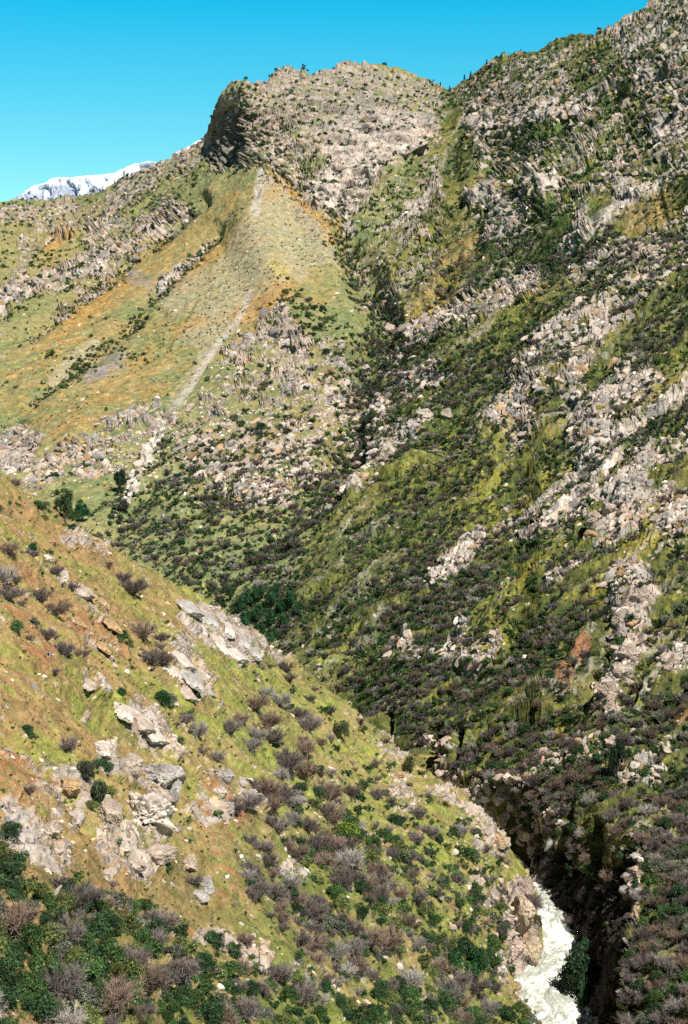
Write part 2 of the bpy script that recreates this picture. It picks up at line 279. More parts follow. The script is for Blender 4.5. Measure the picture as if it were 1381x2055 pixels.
NBARE.stroke(150, [(560,1740),(740,1850)], .75).stroke(60, [(90,1180),(140,1220)], .5).stroke(70, [(20,1120),(40,1200)], .5).stroke(60, [(60,1300),(130,1330)], .6).stroke(50, [(240,1160),(290,1190)], .4).stroke(50, [(0,940),(100,990)], .6)
NBARE.stroke(70, [(760,1720),(860,1820)], .25).stroke(100, [(860,1990),(960,2020)], .6).stroke(80, [(500,1980),(560,2010)], .4).stroke(60, [(620,1300),(570,1400)], .3).stroke(60, [(280,1300),(310,1340)], .4).stroke(400, [(100,1850),(500,2000)], .07)

# ------------------------------------------------------------------ mesh and material helpers
COL = scene.collection
def mesh_np(name, V, faces, mat, cols=None, smooth=True, rock=None):
    """faces: (n,3) or (n,4) int array"""
    me = bpy.data.meshes.new(name)
    V = np.ascontiguousarray(V, np.float32); faces = np.ascontiguousarray(faces, np.int32)
    n, k = faces.shape
    me.vertices.add(len(V)); me.vertices.foreach_set('co', V.ravel())
    me.loops.add(n * k); me.loops.foreach_set('vertex_index', faces.ravel())
    me.polygons.add(n)
    me.polygons.foreach_set('loop_start', np.arange(0, n * k, k, dtype=np.int32))
    me.polygons.foreach_set('loop_total', np.full(n, k, np.int32))
    me.polygons.foreach_set('use_smooth', np.full(n, smooth, bool))
    me.update(calc_edges=True)
    if cols is not None:
        a = me.color_attributes.new('Col', 'FLOAT_COLOR', 'POINT')
        c = np.ones((len(V), 4), np.float32); c[:, :3] = cols[:, :3]
        if cols.shape[1] == 4: c[:, 3] = cols[:, 3]
        a.data.foreach_set('color', c.ravel())
    if rock is not None:
        a = me.color_attributes.new('Rock', 'FLOAT_COLOR', 'POINT'); c = np.ones((len(V), 4), np.float32); c[:, :3] = rock; a.data.foreach_set('color', c.ravel())
    me.materials.append(mat)
    return me
def link(name, me, parent=None):
    o = bpy.data.objects.new(name, me); COL.objects.link(o)
    if parent is not None: o.parent = parent
    return o
def grid_faces(nr, nc):
    i = np.arange(nr * nc).reshape(nr, nc)
    return np.stack([i[:-1, :-1], i[:-1, 1:], i[1:, 1:], i[1:, :-1]], -1).reshape(-1, 4)

def new_mat(name):
    m = bpy.data.materials.new(name); m.use_nodes = True
    nt = m.node_tree; b = nt.nodes['Principled BSDF']
    return m, nt, b
def vary(nt, src, scale, lo, hi, coord='Object', detail=4.0):
    """multiply a colour by a noise between lo and hi"""
    tc = nt.nodes.new('ShaderNodeTexCoord'); n = nt.nodes.new('ShaderNodeTexNoise')
    n.inputs['Scale'].default_value = scale; n.inputs['Detail'].default_value = detail
    nt.links.new(tc.outputs[coord], n.inputs['Vector'])
    mr = nt.nodes.new('ShaderNodeMapRange'); mr.inputs[1].default_value = .3; mr.inputs[2].default_value = .7
    mr.inputs[3].default_value = lo; mr.inputs[4].default_value = hi
    nt.links.new(n.outputs['Fac'], mr.inputs[0])
    mx = nt.nodes.new('ShaderNodeMix'); mx.data_type = 'RGBA'; mx.blend_type = 'MULTIPLY'; mx.inputs[0].default_value = 1
    nt.links.new(src, mx.inputs[6]); nt.links.new(mr.outputs[0], mx.inputs[7])
    return mx.outputs[2], n
def attr(nt, name='Col'):
    a = nt.nodes.new('ShaderNodeAttribute'); a.attribute_name = name; return a
def terrain_material(name, k, bump_d, brk=1.0):
    """ground (Col) and bare rock (Rock) meet along a border broken up by noise; stones lie in the grass; joints run through the rock. k: features per metre"""
    m, nt, b = new_mat(name); L = nt.links.new
    def node(t, **kw):
        n = nt.nodes.new(t)
        for kk, vv in kw.items(): n.inputs[kk].default_value = vv
        return n
    tc = node('ShaderNodeTexCoord'); P = tc.outputs['Object']
    def nz(scale, detail=5.0, rough=.6):
        n = node('ShaderNodeTexNoise', Scale=scale, Detail=detail, Roughness=rough); L(P, n.inputs['Vector']); return n.outputs['Fac']
    def mrange(src, a0, a1, b0, b1):
        n = node('ShaderNodeMapRange'); n.inputs[1].default_value, n.inputs[2].default_value, n.inputs[3].default_value, n.inputs[4].default_value = a0, a1, b0, b1
        L(src, n.inputs[0]); return n.outputs[0]
    def mth(op, a_, b_):
        n = nt.nodes.new('ShaderNodeMath'); n.operation = op
        for q, sk in ((a_, 0), (b_, 1)):
            if isinstance(q, (int, float)): n.inputs[sk].default_value = q
            else: L(q, n.inputs[sk])
        return n.outputs[0]
    def mixc(fac, A, B, blend='MIX'):
        n = nt.nodes.new('ShaderNodeMix'); n.data_type = 'RGBA'; n.blend_type = blend
        for q, sk in ((fac, 0), (A, 6), (B, 7)):
            if isinstance(q, (int, float)): n.inputs[sk].default_value = q
            elif isinstance(q, tuple): n.inputs[sk].default_value = (*q, 1)
            else: L(q, n.inputs[sk])
        return n.outputs[2]
    a = attr(nt); rk = attr(nt, 'Rock')
    n_big, n_mid, n_fine = nz(k * .10, 3), nz(k * .45, 5, .65), nz(k * 1.7, 4, .6)
    ground = mixc(1.0, a.outputs['Color'], mrange(n_mid, .3, .7, .62, 1.38), 'MULTIPLY')
    ground = mixc(1.0, ground, mrange(n_fine, .3, .7, .72, 1.28), 'MULTIPLY')
    ground = mixc(mrange(nz(k * .28, 6, .7), .50, .68, 0, .5), ground, (.085, .085, .03))
    vor = node('ShaderNodeTexVoronoi', Scale=k * .75); L(P, vor.inputs['Vector'])
    stone = mth('MULTIPLY', mth('GREATER_THAN', a.outputs['Color'], .04), mth('MULTIPLY', mth('LESS_THAN', vor.outputs['Distance'], .30), mth('GREATER_THAN', mth('ADD', vor.outputs['Color'], mrange(n_big, .35, .7, -.25, .15)), .80)))
    ground = mixc(mth('MULTIPLY', stone, .8), ground, (.46, .41, .35))
    rock = mixc(1.0, rk.outputs['Color'], mrange(n_mid, .3, .7, .70, 1.22), 'MULTIPLY')
    rock = mixc(mrange(nz(k * .9, 6, .75), .54, .66, 0, .6), rock, mixc(1.0, rock, (.33, .32, .31), 'MULTIPLY'))
    vd = node('ShaderNodeTexVoronoi', Scale=k * .26, Randomness=.9); vd.feature = 'DISTANCE_TO_EDGE'; mp = node('ShaderNodeMapping'); mp.inputs['Rotation'].default_value = (.45, -.6, .5); mp.inputs['Scale'].default_value = (1.9, 1.0, .55)
    warp = nt.nodes.new('ShaderNodeVectorMath'); warp.operation = 'ADD'; sc = nt.nodes.new('ShaderNodeVectorMath'); sc.operation = 'SCALE'; sc.inputs['Scale'].default_value = 5.0 / k
    nc = node('ShaderNodeTexNoise', Scale=k * .35, Detail=5.0); L(P, nc.inputs['Vector']); L(nc.outputs['Color'], sc.inputs[0]); L(P, warp.inputs[0]); L(sc.outputs[0], warp.inputs[1]); L(warp.outputs[0], mp.inputs['Vector']); L(mp.outputs[0], vd.inputs['Vector'])
    joint = mth('MULTIPLY', mrange(vd.outputs['Distance'], 0.0, .06, 1, 0), mrange(nz(k * .22, 3), .42, .58, 0, 1))
    rock = mixc(mrange(nz(k * .14, 6, .72), .48, .64, 0, .75), rock, mixc(1.0, rock, (.36, .34, .31), 'MULTIPLY'))
    rock = mixc(mth('MULTIPLY', joint, .6), rock, (.06, .056, .05))
    fac = mrange(mth('ADD', a.outputs['Alpha'], mth('MULTIPLY', mth('SUBTRACT', mth('ADD', n_mid, mth('MULTIPLY', nz(k * .16, 3), 1.2)), 1.1), brk)), .44, .56, 0, 1)
    L(mixc(fac, ground, rock), b.inputs['Base Color'])
    b.inputs['Roughness'].default_value = .95; b.inputs['Specular IOR Level'].default_value = .1
    hgt = mth('ADD', mth('SUBTRACT', n_mid, mth('MULTIPLY', joint, mth('MULTIPLY', fac, .5))), mth('MULTIPLY', n_fine, .4))
    bp = nt.nodes.new('ShaderNodeBump'); bp.inputs['Strength'].default_value = .9; bp.inputs['Distance'].default_value = bump_d
    L(hgt, bp.inputs['Height']); L(bp.outputs[0], b.inputs['Normal'])
    return m
M_MAIN = terrain_material('mountain_ground', .30, 2.6)
M_NEAR = terrain_material('hillside_ground', .95, .7)

# ------------------------------------------------------------------ the river's level and the landforms
def river_z(y): return -214.0 + 0.03 * (np.asarray(y) - 450.0)
def water_d(px, py, below=0.0):
    r = ray(px, py); return float((-214.0 - below - 13.5) / (r[2] - 0.03 * r[1]))

main_ctrl = [
 # left mountain and its foot
 (-250,430,3300),(0,402,3300),(0,500,2500),(0,700,1800),(0,900,1450),(60,960,1300),(-250,700,1750),(-250,950,1300),(0,1010,1190),(100,1050,1150),
 (150,395,3350),(250,360,3050),(330,320,2950),(400,330,2620),(300,450,2450),(180,520,2350),(300,600,1900),(150,700,1750),(300,730,1620),(300,850,1400),(150,850,1420),
 (500,450,2050),(540,360,2300),(430,560,1880),(570,600,1750),(470,700,1600),(620,690,1550),(690,700,1500),(600,850,1320),(450,850,1330),(400,960,1215),
 (500,1000,1150),(400,1120,1020),(250,1010,1200),(250,1100,1085),(430,1180,985),(430,1280,920),
 # cliff
 (420,235,2720),(410,275,2800),(385,293,2900),(440,195,2640),(475,158,2560),(495,338,2440),(508,250,2490),(530,165,2680),(580,131,2850),(560,250,2470),(600,350,2250),(690,125,2950),(720,230,2560),(700,330,2300),(690,430,2060),
 (770,345,2240),(800,135,3000),(850,160,3020),(850,250,2640),(870,300,2560),(640,430,2110),(690,480,1960),(620,400,2180),
 # ravine in the middle
 (905,175,2950),(900,250,2720),(900,320,2520),(760,400,2160),(820,450,2060),(730,540,1840),(760,640,1600),(735,720,1480),(703,790,1400),(700,900,1250),(690,960,1150),(640,1060,1035),(560,1150,960),(545,1260,900),(545,1330,860),
 # right mountain
 (905,500,1830),(900,600,1560),(900,700,1359),(850,800,1270),(900,860,1150),(900,1000,975),(800,1000,1024),(700,1150,901),(650,1300,836),(900,1150,826),(900,1300,747),(780,1300,787),(900,1400,690),(900,1500,635),(800,1450,690),(700,1420,760),
 (1000,105,2850),(1000,300,2400),(1000,450,1850),(1120,80,2750),(1100,250,2200),(1100,400,1680),(1100,560,1450),(1100,700,1216),(1100,850,1040),(1100,1000,887),(1100,1150,764),(1100,1300,680),(1100,1450,605),(1100,1600,538),
 (1250,35,2600),(1300,0,2550),(1381,-60,2500),(1381,100,2050),(1381,330,1530),(1250,250,2000),(1250,450,1480),(1250,650,1210),(1250,850,963),(1250,1050,800),(1250,1250,675),(1250,1450,570),
 (1381,500,1300),(1381,626,1150),(1381,800,940),(1381,930,840),(1381,1150,690),(1381,1300,620),(1381,1500,540),(1381,1700,470),(1381,1900,412),(1381,2055,372),(1381,2250,338),
 (1650,-200,2300),(1650,300,1420),(1650,700,960),(1650,1100,650),(1650,1500,480),(1650,2055,330),(1650,2250,305),
 # lip and wall of the gorge, then the river bed
 (1000,1570,575),(930,1540,605),(1010,1600,575),(1050,1640,555),(1130,1690,522),(1200,1742,492),(1265,1680,474),(1268,1740,460),(1266,1800,447),(1254,1862,434),(1240,1905,424),(1241,1963,408),(1243,2055,386),(1245,2200,362),
 (1285,1750,455),(1285,1900,417),(1300,2055,380),(1180,1710,508),(1300,1650,488),(1268,2000,406),
]
for p in [(1058,1765),(1086,1791),(1112,1831),(1134,1867),(1150,1902),(1168,1960),(1182,2055),(1190,2200)]:
    main_ctrl.append((p[0], p[1], water_d(p[0], p[1], 1.5)))
for p in [(1030,1720),(1045,1800),(1060,1880),(1090,1960),(1120,2055),(1130,2200),(1000,1690)]:
    main_ctrl.append((p[0], p[1], water_d(p[0], p[1], 7)))
for p in [(940,1640),(850,1580),(700,1480),(600,1400)]:
    main_ctrl.append((p[0], p[1], water_d(p[0], p[1], 2)))

near_ctrl = [
 (-250,2400,70),(-250,2055,98),(-250,1500,178),(-250,900,330),(0,2055,112),(0,1850,138),(0,1700,165),(0,1400,218),(0,1200,268),(0,950,365),(0,2400,80),
 (300,2400,98),(300,2055,142),(300,1850,180),(300,1700,216),(300,1500,272),(300,1300,352),(300,1150,455),(150,1050,420),(430,1225,490),(540,1305,570),(430,1400,370),
 (600,2400,140),(600,2055,218),(600,1850,268),(600,1700,322),(600,1500,425),(620,1360,620),(700,1410,600),(740,1465,575),(700,1600,425),
 (850,2400,185),(850,2055,300),(850,1800,392),(850,1565,540),(930,1600,528),(980,1640,520),(1020,1700,508),(1050,1750,498),
 (1000,1680,500),(1040,1810,462),(1082,1835,466),(1085,1920,468),(1060,1920,466),(1000,1900,430),(950,2000,385),(1000,2000,408),(1035,1990,430),(1060,2075,416),(1000,2100,376),(1100,2100,410),(1100,2400,290),
]
for p in [(1052,1950),(1046,1990),(1071,2029),(1112,2049)]:
    near_ctrl.append((p[0], p[1], water_d(p[0], p[1], .3)))
for p in [(1100,1850),(1110,1920),(1150,1990),(1200,2055),(1210,1900),(1200,2300),(1090,1965)]:
    near_ctrl.append((p[0], p[1], water_d(p[0], p[1], 9)))

C = lambda *a: np.array(a, np.float32)
G_GREEN, G_LIME, G_OLIVE, G_ORANGE, G_YELLOW = C(.120,.135,.040), C(.235,.235,.055), C(.25,.21,.080), C(.42,.20,.05), C(.42,.34,.04)
G_TAN, G_PURPLE, G_RED, G_HERB, G_SCREE = C(.37,.31,.21), C(.23,.21,.31), C(.27,.12,.065), C(.022,.062,.018), C(.40,.36,.32)
R_PINK, R_GREY, R_OCHRE, R_LICHEN_SHADE, R_WHITE = C(.47,.375,.31), C(.33,.30,.28), C(.44,.29,.165), C(.12,.11,.10), C(.58,.505,.445)  # the dark tone serves real lichen and painted shade

def lerp(c, tgt, m):
    return c * (1 - m[..., None]) + tgt * m[..., None]
def edge(m, n, k=.35, w=.16):
    """a soft painted mask broken up along its border by noise"""
    return sstep(.5 - w, .5 + w, m + n * k * (1 - np.abs(2 * m - 1) * .6)) * sstep(0.02, .1, m)

def base_grid(ctrl, pxs, top, bot, nr):
    f = rbf(ctrl)
    xt, yt = zip(*top); xb, yb = zip(*bot)
    YT = np.interp(pxs, xt, yt); YB = np.interp(pxs, xb, yb)
    t = np.linspace(0, 1, nr)[:, None]
    PX = np.repeat(pxs[None], nr, 0); PY = YB[None] * (1 - t) + YT[None] * t
    D = np.empty_like(PX)
    for a in range(0, nr, 60): D[a:a+60] = f(PX[a:a+60], PY[a:a+60])
    return PX, PY, D, ray(PX, PY) * D[..., None]
def normals(P):
    du = np.gradient(P, axis=1); dv = np.gradient(P, axis=0)
    n = np.cross(du, dv); n /= np.linalg.norm(n, axis=-1, keepdims=True) + 1e-9
    return n
def with_back(P, c, dists, drop):
    """carry the sheet on behind its skyline as the far side of the hill"""
    top = P[-1]; h = top[:, :2] / np.linalg.norm(top[:, :2], axis=1, keepdims=True)
    rows, cc = [P], [c]
    for s in dists:
        q = top.copy(); q[:, :2] += h * s; q[:, 2] -= drop(s); rows.append(q[None]); cc.append(c[-1:])
    return np.concatenate(rows, 0), np.concatenate(cc, 0)

SHEETS = {}
# ---- the mountains across the river
SKY_MAIN = [(-320,440),(-200,430),(0,402),(60,400),(130,397),(200,385),(240,360),(280,345),(330,320),(385,293),(405,275),(420,235),(440,195),(455,172),(475,158),(500,165),(520,170),(530,165),(560,140),(580,131),(600,140),(625,152),(660,138),(690,125),(720,126),(760,127),(800,135),(840,148),(870,160),(890,172),(900,177),(910,170),(940,150),(975,125),(1005,105),(1040,100),(1080,97),(1120,75),(1160,62),(1190,65),(1220,50),(1260,35),(1285,22),(1300,0),(1330,-25),(1381,-60),(1600,-200),(1700,-240)]
BOT_MAIN = [(-320,1090),(-200,1100),(0,1130),(150,1200),(300,1270),(430,1340),(540,1410),(700,1490),(830,1620),(980,1730),(1030,1850),(1055,2000),(1080,2200),(1700,2200)]
def build_main():
    pxs = np.arange(-160, 1541, STEP); nr = int(1250 / STEP)
    PX, PY, D, P = base_grid(main_ctrl, pxs, SKY_MAIN, BOT_MAIN, nr)
    N = normals(P)
    x, y, z = P[..., 0], P[..., 1], P[..., 2]
    right = sstep(-40, 60, (PX - (545 + (1290 - PY) * .28)))            # which side of the ravine
    fx, fy = -.9, -.43
    s = fx * x + fy * y; U = -fy * x * -1 * -1 + 0; 
    U = .43 * x * -1 + .9 * y
    V = s * .8 - .9 * z
    rock = ROCK(PX, PY); bush = BUSH(PX, PY); bare = BARE(PX, PY)
    smoothland = np.clip(1 - 1.6 * rock - .9 * np.maximum(bush, bare), 0, 1) * (1 - right * .4)
    # big relief: gullies and ribs that run down the fall line
    k1 = noise(U, V * .30, 150, 0, 4.0); k2 = noise(U + 400, V * .38, 55, 1, 4.0)
    vs = D / F * STEP
    far = np.clip(D / 1500, .45, 1.7)
    rough = mix(np.full_like(x, 1.0), .30, smoothland)
    ribs = -np.abs(k1) * 11 + 7
    ribs2 = (-np.abs(k2) * 5 + 3)
    q = PX * .56 + PY * .83 + noise(PX, PY, 260, 0, 4.0) * 14; r_ = PX * .83 - PY * .56            # across and along the slanting ribs
    per = np.interp(PY, [100, 700, 1300, 2000], [34, 52, 80, 110])
    qq = q + 0 * per
    rel = mix(noise(qq, r_ * .09, 50, 1, 4.0), noise(qq, r_ * .10, 92, 2, 4.0), sstep(600, 1300, PY))
    rel2 = noise(qq, r_ * .13, 22, 0, 4.0); diag = noise(qq, r_ * .11, 34, 2)
    side = np.maximum(right, .22 * sstep(620, 420, PX) * sstep(330, 420, PY))
    crag = sstep(.55, .8, ROCK(PX, PY)) * (PY < 500) * sstep(900, 860, PX)
    side = side * (1 - crag) * (1 - sstep(.1, .4, TAN(PX, PY)) * (1 - right))
    relief = (np.tanh(rel * 1.1) + .45 * np.tanh(rel2)) * side
    disp = (ribs + ribs2) * .6 * (1 - .75 * right) * rough * (1 - .8 * sstep(.1, .4, TAN(PX, PY)) * (1 - right)) * np.clip(D / 1400, .35, 1.4)
    n_fine = noise(U, V, 16, 2, 4.0)
    disp += n_fine * 1.0 * rough * far
    # broken granite where it crops out
    n_edge = noise(U, V * .5, 40, 1)
    n_edge2 = noise(U, V, 14, 0)
    n_edge3 = noise(U, V * .7, 8, 2)
    rm = np.clip(rock + (n_edge * .15 + n_edge2 * .17 + n_edge3 * .12) * (1.15 - .7 * sstep(.75, 1., rock)) * sstep(.0, .3, rock) - .06 - .09 * right * (PY > 420) + .16 * relief * right * sstep(.05, .3, rock), 0, 1.2)
    rk = sstep(.38, .62, rm)
    b1, c1, a1 = blocks(U, V, 26, 40, 1); b2, c2, a2 = blocks(U, V, 9, 15, 2); b3, c3, a3 = blocks(U + V * .25, V, 3.6, 5.5, 3)
    sc = np.clip(D / 1500, .30, 1.5)
    big = sstep(900, 1600, D)
    w2 = sstep(1.5, 4.5, 9 / vs); w3 = sstep(1.5, 4.5, 3.6 / vs)
    b0 = blocks(U * 1.3, V * .8, 95, 90, 9)[0]
    disp += rk * (1 - .65 * sstep(500, 460, PX) * crag) * (crag * (b0 * 48 + blocks(U * 1.5, V * .55, 30, 40, 13, .9, 15.)[0] * 20 + blocks(U * 1.5, V * .8, 12, 15, 14, .9, 13.)[0] * 7) + b1 * 11 * sc * (.35 + .65 * big) + b2 * 3.4 * w2 * np.minimum(sc, 1) + b3 * .9 * w3 + 1.0)
    # tall vertical joints on the dark left face of the summit crag
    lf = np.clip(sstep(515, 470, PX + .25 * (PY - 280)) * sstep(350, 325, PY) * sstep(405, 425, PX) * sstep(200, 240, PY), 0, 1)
    jw = np.abs(noise(PX * 1.0, PY * .14, 26, 2)); disp -= lf * sstep(.9, .0, jw) * 24
    # gorge wall: deep vertical chutes
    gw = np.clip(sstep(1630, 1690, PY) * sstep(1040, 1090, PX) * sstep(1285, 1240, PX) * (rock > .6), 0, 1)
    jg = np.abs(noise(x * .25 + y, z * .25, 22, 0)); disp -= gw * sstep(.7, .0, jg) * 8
    # named gullies and ledges
    gul = Paint()
    for w, pts, a in [(46,[(1381,395),(1280,440),(1180,490),(1090,530),(990,580),(880,600),(770,650)],1.0),(36,[(900,230),(900,330),(925,400)],.5),(34,[(1240,190),(1140,250),(1050,300),(960,370)],.9),
                      (60,[(700,480),(730,560),(765,630),(730,720),(703,800),(695,920)],2.2),(26,[(705,790),(703,890)],1.6),(40,[(1381,700),(1240,760),(1130,840),(1020,900)],.7),(36,[(1070,650),(960,700),(860,760),(740,810)],.8),
                      (30,[(430,460),(330,560),(240,660),(130,760)],.7),(24,[(250,650),(150,740),(60,800)],.7),(30,[(400,400),(290,490),(180,580),(60,670)],.8),(30,[(690,960),(560,1070),(430,1160)],1.0),(26,[(300,1000),(240,1050),(210,1080)],.8),
                      (40,[(1381,980),(1250,1040),(1120,1140),(1000,1240)],.5),(36,[(1381,1220),(1240,1330),(1150,1420),(1040,1500)],.6),(22,[(866,1440),(845,1540)],2.6),(16,[(770,1430),(765,1490)],2.0),(14,[(910,1460),(900,1525)],2.0),(20,[(1012,1590),(1030,1690),(1055,1750)],3.0),(16,[(960,1540),(985,1600)],1.8),(16,[(1130,1620),(1120,1720)],2.2),(14,[(1190,1660),(1185,1760)],2.0),
                      (30,[(1330,150),(1260,220),(1180,290),(1100,350)],.8),(30,[(1170,880),(1100,920)],.8),(30,[(1140,800),(1115,860)],1.0),(20,[(770,345),(740,350)],1.8)]:
        gul.stroke(w, pts, a, .9)
    g = gul(PX, PY); disp -= g * D * .0075
    rib = Paint()
    for w, pts, a in [(60,[(1381,330),(1290,380),(1180,470)],.5),(90,[(1300,560),(1150,660),(1050,740)],.7),(80,[(1270,780),(1190,870)],.7),(60,[(1050,560),(930,620),(820,680)],.6),(50,[(1290,930),(1190,1010)],.5),(60,[(1270,1190),(1260,1260)],.8),(60,[(1270,1290),(1220,1390)],.8),
                      (90,[(545,355),(510,450),(560,560),(585,640)],1.0),(70,[(850,835),(700,970)],.5),(50,[(1020,415),(960,400)],.8),(50,[(1110,355),(1080,380)],.8),(50,[(1050,440),(990,480)],.8)]:
        rib.stroke(w, pts, a, .9)
    disp += rib(PX, PY) * D * .009
    disp = np.where((PY > 1760) & (PX < 1050), np.minimum(disp, 0) , disp)
    skyl = np.linspace(0, 1, nr)[:, None]
    disp = (disp - 2.0) * mix(.35, 1.0, sstep(1.0, .90, skyl))
    Dir = N * np.array([1, 1, .55]); Dir /= np.linalg.norm(Dir, axis=-1, keepdims=True)
    Dir = mix(Dir, N, sstep(1500, 1700, PY)[..., None] * .5)
    Dir = mix(Dir, N * np.array([1, 1, .12]), (crag * (.8 - .7 * sstep(540, 480, PX)))[..., None])
    Pd = P + Dir * disp[..., None]
    Pd[..., 2] += relief * D * mix(.0070, .0032, sstep(900, 1500, D)) * mix(.3, 1.0, sstep(1.0, .90, skyl)) * (1 - gw)
    sj = blocks(PX, PY * 0 + 3.3, 20, 20, 11)[0] * 7 + blocks(PX, PY * 0 + 7.7, 7, 7, 12)[0] * 4
    Pd[..., 2] += sj * sstep(.97, 1.0, skyl) * D / 2800 * (.5 + ROCK(PX, PY))
    Nd = normals(Pd)
    # ---- colour of the ground itself
    nA = noise(U, V * .35, 60, 2); nB = noise(U, V * .6, 18, 0); nC = noise(U, V, 6, 1)
    col = np.broadcast_to(G_GREEN, P.shape).astype(np.float32).copy()
    col = lerp(col, G_OLIVE, sstep(-.6, 1.0, nA + nB * .5) * .75)
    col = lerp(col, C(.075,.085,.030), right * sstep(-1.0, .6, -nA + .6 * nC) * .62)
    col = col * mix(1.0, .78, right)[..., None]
    strip = noise(qq, r_ * .07, 40, 2) * right
    col = lerp(col, G_LIME * .9, sstep(.6, 1.4, strip + .35 * nC) * .6)
    col = lerp(col, G_SCREE, sstep(.7, 1.4, -strip + .35 * nC) * .5 * right)
    col = lerp(col, G_LIME, edge(LIME(PX, PY), nB, .5) * .8)
    col = lerp(col, G_HERB * 1.7, edge(GREEN(PX, PY), nB, .4) * .55)
    herb = np.clip(sstep(-.2, .7, nB * .6 + nC * .3 - .6 * relief + np.maximum(bush, bare) - .55), 0, 1)
    col = lerp(col, G_HERB, herb * .8)
    col = lerp(col, G_TAN, edge(TAN(PX, PY), nB * .5, .4, .3) * (.75 + .25 * np.tanh(nC)))
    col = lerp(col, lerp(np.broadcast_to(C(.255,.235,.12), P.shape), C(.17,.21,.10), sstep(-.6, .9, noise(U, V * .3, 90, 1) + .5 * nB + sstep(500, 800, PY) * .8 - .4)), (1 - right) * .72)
    col = lerp(col, C(.36,.215,.085), np.clip(RUST(PX, PY) * (.52 + .25 * nB + .25 * nA), 0, .7))
    col = lerp(col, C(.34,.31,.22), np.clip(sstep(.1, .5, TAN(PX, PY)) * .5 * (1 - right), 0, 1))
    col = lerp(col, G_ORANGE, sstep(.25, .95, ORANGE(PX, PY) + nB * .22 + nC * .16) * .55 * (1 - .72 * right))
    col = lerp(col, G_YELLOW, sstep(.35, .95, YELLOW(PX, PY) + nB * .32 + nC * .3) * .46)
    col = lerp(col, G_PURPLE, sstep(.25, .95, PURPLE(PX, PY) + nB * .2) * .7)
    col = lerp(col, G_RED, sstep(.35, .8, RED(PX, PY) + nB * .15) * .85)
    r = np.broadcast_to(R_PINK, P.shape).astype(np.float32).copy()
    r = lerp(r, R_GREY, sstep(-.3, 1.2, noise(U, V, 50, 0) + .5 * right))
    r = lerp(r, R_WHITE, sstep(.55, 1.0, ROCK(PX, PY) + nB * .12) * .75)
    r = lerp(r, R_OCHRE, sstep(.7, 1.8, noise(U, V, 45, 1) + nC * .2) * .55)
    r = lerp(r, R_GREY * .8, crag * sstep(300, 200, PY + 18 * nA) * .6); r = lerp(r, C(.42,.30,.22), crag * sstep(620, 500, PX + 20 * nB) * sstep(330, 260, PY) * .5)
    r = lerp(r, R_LICHEN_SHADE, np.clip(sstep(.4, 1.4, nB * .7 + nC * .6 + c3 * .5), 0, 1) * .65)
    r *= (.80 + .40 * a2)[..., None]
    pth = np.clip(PATHS(PX, PY) * (1.0 + .35 * nC + .25 * nB), 0, 1); cht = CHUTE(PX, PY)
    col = lerp(col, G_SCREE * 1.05, pth * .9); r = lerp(r, R_WHITE * 1.05, np.maximum(cht, pth * .7))
    r = lerp(r, R_LICHEN_SHADE * .22, gw * .95)  # shade of the gorge wall painted into its rock colour
    col = lerp(col, C(.022,.025,.016), gw * .9)  # the same gorge shade painted into the ground colour
    r = lerp(r, R_LICHEN_SHADE, lf * .7)  # shadow on the crag's left face painted into the rock
    ledge = sstep(.66, .88, Nd[..., 2]) * sstep(-.4, .8, nB + nA * .4)          # grass and scrub on the ledges
    rkc = rm * (1 - ledge * .55 * (1 - .7 * crag) * (1 - sstep(.8, 1.0, rock)))
    dists = [25, 70, 140, 240, 380, 560]
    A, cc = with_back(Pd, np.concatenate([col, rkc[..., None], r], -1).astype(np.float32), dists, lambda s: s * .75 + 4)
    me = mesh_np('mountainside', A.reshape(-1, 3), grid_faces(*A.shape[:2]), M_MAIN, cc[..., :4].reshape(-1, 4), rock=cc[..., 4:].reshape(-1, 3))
    o = link('mountain', me); o['kind'] = 'structure'; o['label'] = 'steep granite mountainsides across the river with scrub, grass and orange flowers'
    SHEETS['main'] = dict(PX=PX, PY=PY, P=Pd, N=Nd, U=U, V=V, rk=rk, D=D, bush=bush, bare=bare, nB=nB, nA=nA, gw=gw, right=right, relief=relief, diag=diag, f=rbf(main_ctrl))
build_main()

